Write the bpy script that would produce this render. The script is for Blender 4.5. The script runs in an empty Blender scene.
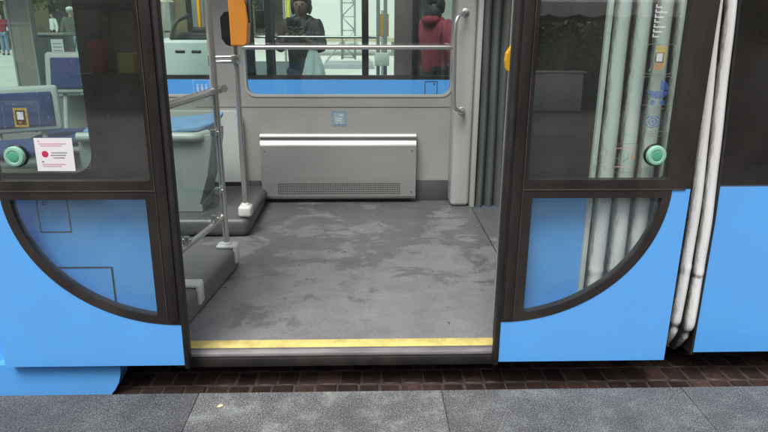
import bpy, bmesh, math, random
from mathutils import Vector, Matrix
from mathutils.geometry import tessellate_polygon
random.seed(7)
R = math.radians
scene = bpy.context.scene
col = scene.collection
V = Vector

# ------------------------------------------------------------------ materials
def new_mat(name):
    m = bpy.data.materials.new(name); m.use_nodes = True
    nt = m.node_tree; nt.nodes.clear()
    return m, nt, nt.nodes, nt.links

def surf(name, color, rough=0.5, metal=0.0, var=0.15, scale=8.0, bump=0.0, bscale=60.0, coat=0.0,
         spec=0.5, dirt=None, dirt_amt=0.0, dirt_scale=3.0, stretch=(1, 1, 1), rvar=0.1, speck=None):
    """opaque paint / plastic / metal with worn, uneven colour and roughness"""
    m, nt, N, L = new_mat(name)
    out = N.new('ShaderNodeOutputMaterial'); b = N.new('ShaderNodeBsdfPrincipled')
    L.new(b.outputs[0], out.inputs[0])
    tc = N.new('ShaderNodeTexCoord'); mp = N.new('ShaderNodeMapping'); mp.inputs['Scale'].default_value = stretch
    geo = N.new('ShaderNodeNewGeometry')
    L.new(geo.outputs['Position'], mp.inputs['Vector'])
    n = N.new('ShaderNodeTexNoise'); n.inputs['Scale'].default_value = scale; n.inputs['Detail'].default_value = 6
    n.inputs['Roughness'].default_value = 0.62
    L.new(mp.outputs[0], n.inputs['Vector'])
    mr = N.new('ShaderNodeMapRange'); mr.inputs['From Min'].default_value = 0.25; mr.inputs['From Max'].default_value = 0.75
    mr.inputs['To Min'].default_value = 1 - var; mr.inputs['To Max'].default_value = 1 + var
    L.new(n.outputs['Fac'], mr.inputs['Value'])
    vm = N.new('ShaderNodeVectorMath'); vm.operation = 'SCALE'
    vm.inputs[0].default_value = color; L.new(mr.outputs[0], vm.inputs['Scale'])
    last = vm.outputs[0]
    if dirt is not None:
        n2 = N.new('ShaderNodeTexNoise'); n2.inputs['Scale'].default_value = dirt_scale; n2.inputs['Detail'].default_value = 8
        n2.inputs['Roughness'].default_value = 0.7
        L.new(mp.outputs[0], n2.inputs['Vector'])
        r2 = N.new('ShaderNodeMapRange'); r2.inputs['From Min'].default_value = 0.45; r2.inputs['From Max'].default_value = 0.72
        r2.inputs['To Max'].default_value = dirt_amt
        L.new(n2.outputs['Fac'], r2.inputs['Value'])
        mx = N.new('ShaderNodeMix'); mx.data_type = 'RGBA'
        L.new(r2.outputs[0], mx.inputs[0]); L.new(last, mx.inputs[6]); mx.inputs[7].default_value = (*dirt, 1)
        last = mx.outputs[2]
    if speck is not None:
        scol, sscale, thr = speck
        n3 = N.new('ShaderNodeTexNoise'); n3.inputs['Scale'].default_value = sscale; n3.inputs['Detail'].default_value = 2
        L.new(geo.outputs['Position'], n3.inputs['Vector'])
        r3 = N.new('ShaderNodeMapRange'); r3.inputs['From Min'].default_value = thr; r3.inputs['From Max'].default_value = thr + 0.05
        L.new(n3.outputs['Fac'], r3.inputs['Value'])
        mx = N.new('ShaderNodeMix'); mx.data_type = 'RGBA'
        L.new(r3.outputs[0], mx.inputs[0]); L.new(last, mx.inputs[6]); mx.inputs[7].default_value = (*scol, 1)
        last = mx.outputs[2]
    L.new(last, b.inputs['Base Color'])
    rr = N.new('ShaderNodeMapRange'); rr.inputs['From Min'].default_value = 0.3; rr.inputs['From Max'].default_value = 0.7
    rr.inputs['To Min'].default_value = max(0.02, rough - rvar); rr.inputs['To Max'].default_value = min(1, rough + rvar)
    L.new(n.outputs['Fac'], rr.inputs['Value']); L.new(rr.outputs[0], b.inputs['Roughness'])
    b.inputs['Metallic'].default_value = metal
    b.inputs['Specular IOR Level'].default_value = spec
    b.inputs['Coat Weight'].default_value = coat; b.inputs['Coat Roughness'].default_value = 0.12
    if bump:
        nb = N.new('ShaderNodeTexNoise'); nb.inputs['Scale'].default_value = bscale; nb.inputs['Detail'].default_value = 4
        L.new(mp.outputs[0], nb.inputs['Vector'])
        bp = N.new('ShaderNodeBump'); bp.inputs['Strength'].default_value = bump; bp.inputs['Distance'].default_value = 0.01
        L.new(nb.outputs['Fac'], bp.inputs['Height']); L.new(bp.outputs[0], b.inputs['Normal'])
    return m

def glass(name, tint, base=0.05, haze=0.0, haze_col=(0.6, 0.65, 0.62)):
    """a thin sheet of glass: tinted see-through, mirror reflection that grows towards grazing, a film of dust"""
    m, nt, N, L = new_mat(name)
    out = N.new('ShaderNodeOutputMaterial')
    tr = N.new('ShaderNodeBsdfTransparent'); tr.inputs[0].default_value = (*tint, 1)
    gl = N.new('ShaderNodeBsdfGlossy'); gl.inputs['Roughness'].default_value = 0.015
    gl.inputs['Color'].default_value = (1, 1, 1, 1)
    lw = N.new('ShaderNodeLayerWeight'); lw.inputs['Blend'].default_value = 0.5
    p = N.new('ShaderNodeMath'); p.operation = 'POWER'; p.inputs[1].default_value = 5
    L.new(lw.outputs['Facing'], p.inputs[0])
    mr = N.new('ShaderNodeMapRange'); mr.inputs['To Min'].default_value = base; mr.inputs['To Max'].default_value = 0.95
    L.new(p.outputs[0], mr.inputs['Value'])
    mx = N.new('ShaderNodeMixShader'); L.new(mr.outputs[0], mx.inputs[0]); L.new(tr.outputs[0], mx.inputs[1]); L.new(gl.outputs[0], mx.inputs[2])
    last = mx.outputs[0]
    if haze > 0:
        df = N.new('ShaderNodeBsdfDiffuse'); df.inputs[0].default_value = (*haze_col, 1)
        geo = N.new('ShaderNodeNewGeometry')
        n = N.new('ShaderNodeTexNoise'); n.inputs['Scale'].default_value = 5; n.inputs['Detail'].default_value = 8; n.inputs['Roughness'].default_value = .7
        L.new(geo.outputs['Position'], n.inputs['Vector'])
        n2 = N.new('ShaderNodeTexNoise'); n2.inputs['Scale'].default_value = 90; n2.inputs['Detail'].default_value = 1
        L.new(geo.outputs['Position'], n2.inputs['Vector'])
        r1 = N.new('ShaderNodeMapRange'); r1.inputs['From Min'].default_value = .35; r1.inputs['From Max'].default_value = .75; r1.inputs['To Min'].default_value = haze * .4; r1.inputs['To Max'].default_value = haze * 1.8
        L.new(n.outputs['Fac'], r1.inputs['Value'])
        r2 = N.new('ShaderNodeMapRange'); r2.inputs['From Min'].default_value = .74; r2.inputs['From Max'].default_value = .8; r2.inputs['To Max'].default_value = .16
        L.new(n2.outputs['Fac'], r2.inputs['Value'])
        ad = N.new('ShaderNodeMath'); ad.operation = 'ADD'; L.new(r1.outputs[0], ad.inputs[0]); L.new(r2.outputs[0], ad.inputs[1])
        m2 = N.new('ShaderNodeMixShader'); L.new(ad.outputs[0], m2.inputs[0]); L.new(last, m2.inputs[1]); L.new(df.outputs[0], m2.inputs[2])
        last = m2.outputs[0]
    L.new(last, out.inputs[0])
    return m

M = {}
BLUE = (0.115, 0.430, 0.97)
M['blue'] = surf('blue_paint', BLUE, .38, 0, .035, 3, 0.012, 220, coat=.55, dirt=(0.15, 0.38, 0.78), dirt_amt=.35, dirt_scale=1.6)
M['blue_deep'] = surf('blue_paint_inner', (0.075, 0.27, 0.66), .42, 0, .05, 4, 0.012, 220, dirt=(.22, .36, .55), dirt_amt=.35, dirt_scale=3)
M['frame'] = surf('dark_door_frame', (0.020, 0.016, 0.015), .42, 0, .3, 6, .03, 200, dirt=(.075, .06, .052), dirt_amt=.5, dirt_scale=4, stretch=(1, 1, .3))
M['band'] = surf('black_window_band', (0.021, 0.019, 0.0175), .13, 0, .3, 5, dirt=(.04, .036, .033), dirt_amt=.5, spec=.55)
M['rubber'] = surf('black_rubber', (0.014, 0.013, 0.013), .62, 0, .4, 9, .06, 150, dirt=(.06, .05, .045), dirt_amt=.5, dirt_scale=6)
M['groove'] = surf('worn_aluminium_line', (0.085, 0.068, 0.062), .5, .3, .4, 20)
M['under'] = surf('underside_black', (0.008, 0.007, 0.007), .8, 0, .4, 5)
M['wall'] = surf('interior_grey_panel', (0.345, 0.345, 0.325), .46, 0, .06, 2.5, .02, 300, dirt=(.20, .19, .17), dirt_amt=.3, dirt_scale=2)
M['wall_lt'] = surf('interior_light_panel', (0.44, 0.455, 0.435), .42, 0, .06, 3, .015, 200, dirt=(.28, .27, .25), dirt_amt=.35, dirt_scale=3)
M['shell'] = surf('seat_shell_plastic', (0.50, 0.54, 0.52), .38, 0, .06, 4, dirt=(.34, .34, .32), dirt_amt=.3)
M['pedestal'] = surf('grey_seat_pedestal', (0.34, 0.365, 0.36), .4, 0, .08, 3, .02, 200, dirt=(.22, .22, .21), dirt_amt=.4)
M['skirt'] = surf('dark_grey_skirting', (0.075, 0.075, 0.085), .5, 0, .15, 8, .03, 200, dirt=(.14, .13, .13), dirt_amt=.4)
M['plinth'] = surf('grey_rubber_plinth', (0.165, 0.163, 0.162), .5, 0, .2, 6, .06, 320, dirt=(.19, .185, .18), dirt_amt=.55, dirt_scale=3, speck=((.22, .22, .22), 160, .66))
M['plinth_wet'] = surf('dark_wet_plinth', (0.098, 0.097, 0.098), .34, 0, .3, 6, .05, 300, dirt=(.12, .115, .11), dirt_amt=.6, dirt_scale=4)
M['steel'] = surf('brushed_stainless', (0.52, 0.51, 0.49), .27, 1, .1, 5, .02, 260, stretch=(.15, 1, 1), rvar=.07)
M['tube'] = surf('polished_tube', (0.60, 0.59, 0.57), .24, .80, .03, 2.5, rvar=.03)
M['heater'] = surf('stainless_heater_cover', (0.46, 0.455, 0.445), .36, .55, .10, 3, .035, 380, stretch=(.12, 1, 1), rvar=.08, dirt=(.33, .32, .30), dirt_amt=.4, dirt_scale=4)
M['sill'] = surf('worn_aluminium_sill', (0.36, 0.345, 0.35), .45, .25, .25, 30, .03, 200, stretch=(.2, 1, 1), dirt=(.10, .095, .09), dirt_amt=.6, dirt_scale=14)
M['mesh_dark'] = surf('grille_backing', (0.02, .02, .02), .7, 0, .2, 10)
M['white_pl'] = surf('white_plastic_foot', (0.72, 0.73, 0.70), .4, 0, .06, 10, dirt=(.42, .40, .36), dirt_amt=.45, dirt_scale=14)
M['yellow'] = surf('yellow_floor_tape', (0.78, 0.65, 0.22), .55, 0, .12, 20, .03, 200, dirt=(.34, .27, .12), dirt_amt=.75, dirt_scale=11)
M['yellow_pl'] = surf('yellow_plastic', (0.80, 0.44, 0.02), .4, 0, .06, 10)
M['orange'] = surf('orange_plastic', (0.66, 0.25, 0.035), .42, 0, .10, 6, dirt=(.45, .19, .05), dirt_amt=.4, dirt_scale=7)
M['ochre'] = surf('ochre_board', (0.36, 0.20, 0.045), .6, 0, .15, 6)
M['blackpl'] = surf('black_plastic', (0.012, .012, .013), .35, 0, .3, 9)
M['fold_dark'] = surf('grey_green_fabric_folds', (0.085, 0.098, 0.090), .75, 0, .25, 12, .08, 120, stretch=(1, 1, .25))
M['seatblue'] = surf('blue_seat_fabric', (0.045, 0.07, 0.20), .85, 0, .15, 20, .08, 300, speck=((.40, .44, .60), 75, .69))
M['seatblue_lt'] = surf('light_blue_seat_pad', (0.17, 0.32, 0.56), .6, 0, .12, 12, .05, 200)
M['btn_g'] = surf('green_button', (0.09, 0.36, 0.23), .3, 0, .08, 20)
M['btn_l'] = surf('pale_green_button_ring', (0.26, 0.52, 0.40), .3, 0, .1, 20)
M['paper'] = surf('white_paper', (0.80, 0.78, 0.82), .6, 0, .03, 10)
M['ink_red'] = surf('red_print', (0.50, 0.02, 0.09), .6)
M['ink_pink'] = surf('pale_red_print', (0.68, 0.36, 0.42), .6)
M['ink_blue'] = surf('blue_print', (0.05, 0.10, 0.34), .5)
M['ink_ltblue'] = surf('pale_blue_print', (0.18, 0.44, 0.70), .5)
M['ink_dark'] = surf('dark_print', (0.045, 0.06, 0.06), .5)
M['ink_grey'] = surf('grey_print', (0.20, 0.24, 0.24), .5)
M['ink_white'] = surf('white_print', (0.75, 0.80, 0.80), .5)
M['ink_yel'] = surf('yellow_print', (0.50, 0.36, 0.06), .5)
M['ink_or'] = surf('orange_print', (0.50, 0.22, 0.05), .5)
M['opp_white'] = surf('pale_cab_plastic', (0.62, 0.70, 0.67), .45, 0, .06, 4)
M['opp_grey'] = surf('grey_brown_pillar', (0.12, 0.105, 0.10), .5, 0, .15, 4)
M['opp_dark'] = surf('dark_interior_post', (0.018, 0.020, 0.020), .5, 0, .3, 4)
M['opp_mid'] = surf('mid_grey_post', (0.22, 0.27, 0.26), .5, 0, .15, 4)
M['opp_roof'] = surf('dull_metal', (0.25, 0.27, 0.27), .5, .2, .15, 4)
M['skin'] = surf('skin', (0.25, 0.155, 0.115), .5, 0, .1, 14)
M['skin_lt'] = surf('pale_skin', (0.52, 0.34, 0.26), .5, 0, .1, 14)
M['lips'] = surf('lips', (.15, .075, .06), .5)
M['hair'] = surf('black_hair', (0.018, .014, .012), .5, 0, .4, 60, .3, 200)
M['hair_grey'] = surf('grey_hair', (0.30, .28, .26), .6, 0, .3, 60, .3, 200)
M['jacket'] = surf('dark_purple_grey_jacket', (0.045, 0.040, 0.048), .8, 0, .25, 14, .25, 40)
M['skirt_cloth'] = surf('brown_grey_cloth', (0.085, 0.070, 0.075), .85, 0, .2, 14, .25, 30)
M['redcoat'] = surf('red_coat', (0.27, 0.025, 0.05), .8, 0, .2, 10, .25, 30)
M['black_cloth'] = surf('black_cloth', (0.022, .022, .026), .85, 0, .3, 12, .2, 30)
M['grey_jacket'] = surf('grey_green_jacket', (0.10, 0.115, 0.10), .85, 0, .2, 12, .2, 30)
M['jeans'] = surf('light_jeans', (0.20, 0.29, 0.42), .85, 0, .2, 12, .2, 30)
M['cream'] = surf('cream_cloth', (0.62, 0.60, 0.46), .8, 0, .12, 12, .2, 30)
M['white_cl'] = surf('white_cloth', (0.72, 0.74, 0.72), .8, 0, .1, 12, .2, 30)
M['yellow_cl'] = surf('yellow_cloth', (0.62, 0.62, 0.10), .8, 0, .15, 12, .2, 30)
M['tablet'] = surf('camera_body', (0.02, .02, .022), .35, 0, .3, 20)
M['bag'] = surf('pale_carrier_bag', (0.66, 0.76, 0.76), .35, 0, .10, 18, .5, 26)
M['kiosk'] = surf('dark_kiosk', (0.06, 0.075, 0.085), .4, 0, .15, 3)
M['pale'] = surf('pale_stone', (0.62, 0.62, 0.55), .8, 0, .12, .8, .05, 20)
M['beige'] = surf('beige_render', (0.50, 0.44, 0.31), .85, 0, .12, .6, .05, 20)
M['greystone'] = surf('grey_stone', (0.24, 0.26, 0.25), .85, 0, .15, 1, .05, 20)
M['shopdark'] = surf('dark_shop_window', (0.07, 0.08, 0.075), .15, 0, .3, 1)
M['white_panel'] = surf('white_panel', (0.86, 0.88, 0.86), .6, 0, .04, .7)
M['alu'] = surf('aluminium_truss', (0.42, 0.48, 0.48), .4, .5, .1, 5)
M['leaf'] = surf('hedge_leaves', (0.10, 0.16, 0.05), .6, 0, .5, 5)
M['canvas'] = surf('grey_white_canvas', (0.80, 0.80, 0.80), .8, 0, .1, 2, .1, 8)
M['wood_dk'] = surf('dark_wood', (0.05, .03, .02), .6, 0, .3, 5)
M['facade'] = surf('brown_grey_facade', (0.10, .085, .075), .85, 0, .2, .7, .05, 20)
M['asphalt'] = surf('asphalt', (0.062, .060, .058), .8, 0, .2, 3, .2, 90)
M['plaza'] = surf('pale_plaza_paving', (0.70, .71, .64), .8, 0, .12, .6, .05, 20, dirt=(.52, .52, .47), dirt_amt=.5, dirt_scale=.4)
def print_mat(name, color, alpha):
    m, nt, N, L = new_mat(name)
    out = N.new('ShaderNodeOutputMaterial'); b = N.new('ShaderNodeBsdfPrincipled'); b.inputs['Roughness'].default_value = .5
    geo = N.new('ShaderNodeNewGeometry'); n = N.new('ShaderNodeTexNoise'); n.inputs['Scale'].default_value = 120; L.new(geo.outputs['Position'], n.inputs['Vector'])
    mr = N.new('ShaderNodeMapRange'); mr.inputs['From Min'].default_value = .3; mr.inputs['From Max'].default_value = .7; mr.inputs['To Min'].default_value = alpha * .75; mr.inputs['To Max'].default_value = min(1, alpha * 1.2)
    L.new(n.outputs['Fac'], mr.inputs['Value']); L.new(mr.outputs[0], b.inputs['Alpha']); b.inputs['Base Color'].default_value = (*color, 1); L.new(b.outputs[0], out.inputs[0]); return m
for k_, c_, a_ in (('p_blue', (.05, .10, .34), .62), ('p_grey', (.16, .21, .21), .5), ('p_yel', (.46, .33, .06), .75), ('p_or', (.45, .21, .06), .7), ('p_dark', (.045, .06, .06), .7), ('p_ltblue', (.20, .44, .68), .6), ('p_white', (.75, .8, .8), .65), ('p_pink', (.55, .28, .32), .6)):
    M[k_] = print_mat('faded_' + k_[2:] + '_print', c_, a_)
M['glass_door'] = glass('door_glass', (0.80, 0.91, 0.87), .16, .045, (.35, .35, .34))
M['glass_low'] = glass('lower_door_glass', (0.85, 0.90, 0.89), .06, .08, (.36, .50, .60))
M['glass_near'] = glass('side_window_glass', (0.78, 0.90, 0.86), .05, .015)
M['glass_far'] = glass('far_window_glass', (0.84, 0.93, 0.90), .10, .025)
M['glass_screen'] = glass('screen_glass', (0.66, 0.80, 0.74), .07, .03, (.35, .44, .40))
M['glass_opp'] = glass('opposite_window_glass', (0.80, 0.90, 0.86), .09, .022)

def floor_mat():
    m, nt, N, L = new_mat('wet_grey_vinyl_floor')
    out = N.new('ShaderNodeOutputMaterial'); b = N.new('ShaderNodeBsdfPrincipled'); L.new(b.outputs[0], out.inputs[0])
    geo = N.new('ShaderNodeNewGeometry'); sep = N.new('ShaderNodeSeparateXYZ'); L.new(geo.outputs['Position'], sep.inputs[0])
    def noise(scale, detail=6, rough=.6, st=(1, 1, 1)):
        mp = N.new('ShaderNodeMapping'); mp.inputs['Scale'].default_value = st; L.new(geo.outputs['Position'], mp.inputs[0])
        n = N.new('ShaderNodeTexNoise'); n.inputs['Scale'].default_value = scale; n.inputs['Detail'].default_value = detail; n.inputs['Roughness'].default_value = rough
        n.inputs['Distortion'].default_value = .4
        L.new(mp.outputs[0], n.inputs['Vector']); return n.outputs['Fac']
    def rng(v, a, c, lo=0., hi=1.):
        r = N.new('ShaderNodeMapRange'); r.inputs['From Min'].default_value = a; r.inputs['From Max'].default_value = c
        r.inputs['To Min'].default_value = lo; r.inputs['To Max'].default_value = hi; L.new(v, r.inputs['Value']); return r.outputs[0]
    def math_(op, a, c):
        q = N.new('ShaderNodeMath'); q.operation = op
        for i, x in enumerate((a, c)):
            if isinstance(x, (int, float)): q.inputs[i].default_value = x
            else: L.new(x, q.inputs[i])
        return q.outputs[0]
    # trodden wet patches: more of them deeper inside the vehicle
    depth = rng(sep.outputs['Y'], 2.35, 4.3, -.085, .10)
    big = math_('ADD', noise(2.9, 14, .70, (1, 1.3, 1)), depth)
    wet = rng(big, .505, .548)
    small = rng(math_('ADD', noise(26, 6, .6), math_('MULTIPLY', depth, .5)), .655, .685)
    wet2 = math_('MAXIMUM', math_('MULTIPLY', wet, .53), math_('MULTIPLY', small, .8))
    dry = N.new('ShaderNodeMix'); dry.data_type = 'RGBA'; dry.inputs[6].default_value = (.152, .153, .159, 1); dry.inputs[7].default_value = (.210, .211, .217, 1)
    L.new(rng(noise(6, 8, .7), .35, .65), dry.inputs[0])
    spk = N.new('ShaderNodeMix'); spk.data_type = 'RGBA'; L.new(rng(noise(120, 4, .75), .38, .64), spk.inputs[0]); L.new(dry.outputs[2], spk.inputs[6])
    sc = N.new('ShaderNodeVectorMath'); sc.operation = 'SCALE'; L.new(dry.outputs[2], sc.inputs[0]); sc.inputs['Scale'].default_value = 1.45
    L.new(sc.outputs[0], spk.inputs[7])
    w = N.new('ShaderNodeMix'); w.data_type = 'RGBA'; L.new(wet2, w.inputs[0]); L.new(spk.outputs[2], w.inputs[6]); w.inputs[7].default_value = (.072, .071, .072, 1)
    back_shade = N.new('ShaderNodeVectorMath'); back_shade.operation = 'SCALE'; L.new(w.outputs[2], back_shade.inputs[0]); L.new(rng(sep.outputs['Y'], 2.6, 4.3, 1.0, .78), back_shade.inputs['Scale'])  # colour darkened towards the back, painting in the daylight's fall-off from the door
    L.new(back_shade.outputs[0], b.inputs['Base Color'])
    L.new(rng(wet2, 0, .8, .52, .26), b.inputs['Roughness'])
    bp = N.new('ShaderNodeBump'); bp.inputs['Strength'].default_value = .12; bp.inputs['Distance'].default_value = .004
    L.new(noise(240, 3), bp.inputs['Height']); L.new(bp.outputs[0], b.inputs['Normal'])
    return m
M['floor'] = floor_mat()

def granite_mat():
    m, nt, N, L = new_mat('flamed_granite')
    out = N.new('ShaderNodeOutputMaterial'); b = N.new('ShaderNodeBsdfPrincipled'); L.new(b.outputs[0], out.inputs[0])
    geo = N.new('ShaderNodeNewGeometry'); at = N.new('ShaderNodeAttribute'); at.attribute_name = 'tone'
    def noise(scale, detail=3, rough=.6):
        n = N.new('ShaderNodeTexNoise'); n.inputs['Scale'].default_value = scale; n.inputs['Detail'].default_value = detail; n.inputs['Roughness'].default_value = rough
        L.new(geo.outputs['Position'], n.inputs['Vector']); return n.outputs['Fac']
    cr = N.new('ShaderNodeValToRGB'); L.new(noise(185, 5, .85), cr.inputs[0])
    e = cr.color_ramp.elements; e[0].position = .38; e[0].color = (.03, .031, .035, 1); e[1].position = .64; e[1].color = (.42, .425, .42, 1)
    k = cr.color_ramp.elements.new(.5); k.color = (.125, .128, .133, 1)
    st = N.new('ShaderNodeMapRange'); L.new(noise(9, 8, .72), st.inputs['Value']); st.inputs['From Min'].default_value = .50; st.inputs['From Max'].default_value = .72
    st.inputs['To Max'].default_value = .55
    ml = N.new('ShaderNodeMath'); ml.operation = 'MULTIPLY'; L.new(st.outputs[0], ml.inputs[0])
    sub = N.new('ShaderNodeMath'); sub.operation = 'SUBTRACT'; L.new(at.outputs['Fac'], sub.inputs[0]); sub.inputs[1].default_value = .66; sub.use_clamp = True
    mul4 = N.new('ShaderNodeMath'); mul4.operation = 'MULTIPLY'; L.new(sub.outputs[0], mul4.inputs[0]); mul4.inputs[1].default_value = 3.5; mul4.use_clamp = True
    L.new(mul4.outputs[0], ml.inputs[1])
    mx = N.new('ShaderNodeMix'); mx.data_type = 'RGBA'; L.new(ml.outputs[0], mx.inputs[0]); L.new(cr.outputs[0], mx.inputs[6]); mx.inputs[7].default_value = (.33, .37, .34, 1)
    sc = N.new('ShaderNodeVectorMath'); sc.operation = 'SCALE'; L.new(mx.outputs[2], sc.inputs[0]); L.new(at.outputs['Fac'], sc.inputs['Scale'])
    blot = N.new('ShaderNodeMapRange'); L.new(noise(4.5, 8, .7), blot.inputs['Value']); blot.inputs['From Min'].default_value = .3; blot.inputs['From Max'].default_value = .7
    blot.inputs['To Min'].default_value = .66; blot.inputs['To Max'].default_value = 1.30
    s2 = N.new('ShaderNodeVectorMath'); s2.operation = 'SCALE'; L.new(sc.outputs[0], s2.inputs[0]); L.new(blot.outputs[0], s2.inputs['Scale'])
    L.new(s2.outputs[0], b.inputs['Base Color']); b.inputs['Roughness'].default_value = .62
    bp = N.new('ShaderNodeBump'); bp.inputs['Strength'].default_value = .5; bp.inputs['Distance'].default_value = .004
    L.new(noise(260, 4), bp.inputs['Height']); L.new(bp.outputs[0], b.inputs['Normal'])
    return m
M['granite'] = granite_mat()

def sett_mat():
    m, nt, N, L = new_mat('brown_clay_setts')
    out = N.new('ShaderNodeOutputMaterial'); b = N.new('ShaderNodeBsdfPrincipled'); L.new(b.outputs[0], out.inputs[0])
    geo = N.new('ShaderNodeNewGeometry'); at = N.new('ShaderNodeAttribute'); at.attribute_name = 'tone'
    n = N.new('ShaderNodeTexNoise'); n.inputs['Scale'].default_value = 22; n.inputs['Detail'].default_value = 8; n.inputs['Roughness'].default_value = .7
    L.new(geo.outputs['Position'], n.inputs['Vector'])
    cr = N.new('ShaderNodeValToRGB'); L.new(n.outputs['Fac'], cr.inputs[0])
    e = cr.color_ramp.elements; e[0].position = .3; e[0].color = (.018, .011, .0095, 1); e[1].position = .75; e[1].color = (.066, .038, .031, 1)
    sc = N.new('ShaderNodeVectorMath'); sc.operation = 'SCALE'; L.new(cr.outputs[0], sc.inputs[0]); L.new(at.outputs['Fac'], sc.inputs['Scale'])
    L.new(sc.outputs[0], b.inputs['Base Color']); b.inputs['Roughness'].default_value = .55
    bp = N.new('ShaderNodeBump'); bp.inputs['Strength'].default_value = .4; bp.inputs['Distance'].default_value = .006
    L.new(n.outputs['Fac'], bp.inputs['Height']); L.new(bp.outputs[0], b.inputs['Normal'])
    return m
M['sett'] = sett_mat()
M['mortar'] = surf('sandy_joint', (0.062, 0.048, 0.042), .9, 0, .5, 30, .2, 120)

def bellows_mat():
    m, nt, N, L = new_mat('grimy_white_bellows')
    out = N.new('ShaderNodeOutputMaterial'); b = N.new('ShaderNodeBsdfPrincipled'); L.new(b.outputs[0], out.inputs[0])
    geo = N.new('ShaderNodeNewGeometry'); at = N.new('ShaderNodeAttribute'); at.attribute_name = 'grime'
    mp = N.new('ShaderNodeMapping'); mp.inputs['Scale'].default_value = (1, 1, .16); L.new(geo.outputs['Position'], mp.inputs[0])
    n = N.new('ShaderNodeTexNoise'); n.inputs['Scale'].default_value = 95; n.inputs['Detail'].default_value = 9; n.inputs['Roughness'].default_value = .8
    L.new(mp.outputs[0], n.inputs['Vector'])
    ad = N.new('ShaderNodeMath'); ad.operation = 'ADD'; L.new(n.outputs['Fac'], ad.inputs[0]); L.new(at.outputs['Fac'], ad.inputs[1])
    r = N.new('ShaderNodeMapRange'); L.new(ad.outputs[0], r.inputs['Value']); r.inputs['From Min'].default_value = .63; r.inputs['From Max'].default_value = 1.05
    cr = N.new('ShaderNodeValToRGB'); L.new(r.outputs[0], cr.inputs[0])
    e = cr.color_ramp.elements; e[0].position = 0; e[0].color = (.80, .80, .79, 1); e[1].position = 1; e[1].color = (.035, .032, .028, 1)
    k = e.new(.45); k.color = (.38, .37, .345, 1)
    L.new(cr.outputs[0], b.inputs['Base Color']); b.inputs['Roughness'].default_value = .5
    bp = N.new('ShaderNodeBump'); bp.inputs['Strength'].default_value = .25; bp.inputs['Distance'].default_value = .004
    L.new(n.outputs['Fac'], bp.inputs['Height']); L.new(bp.outputs[0], b.inputs['Normal'])
    return m
M['bellows'] = bellows_mat()

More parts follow.
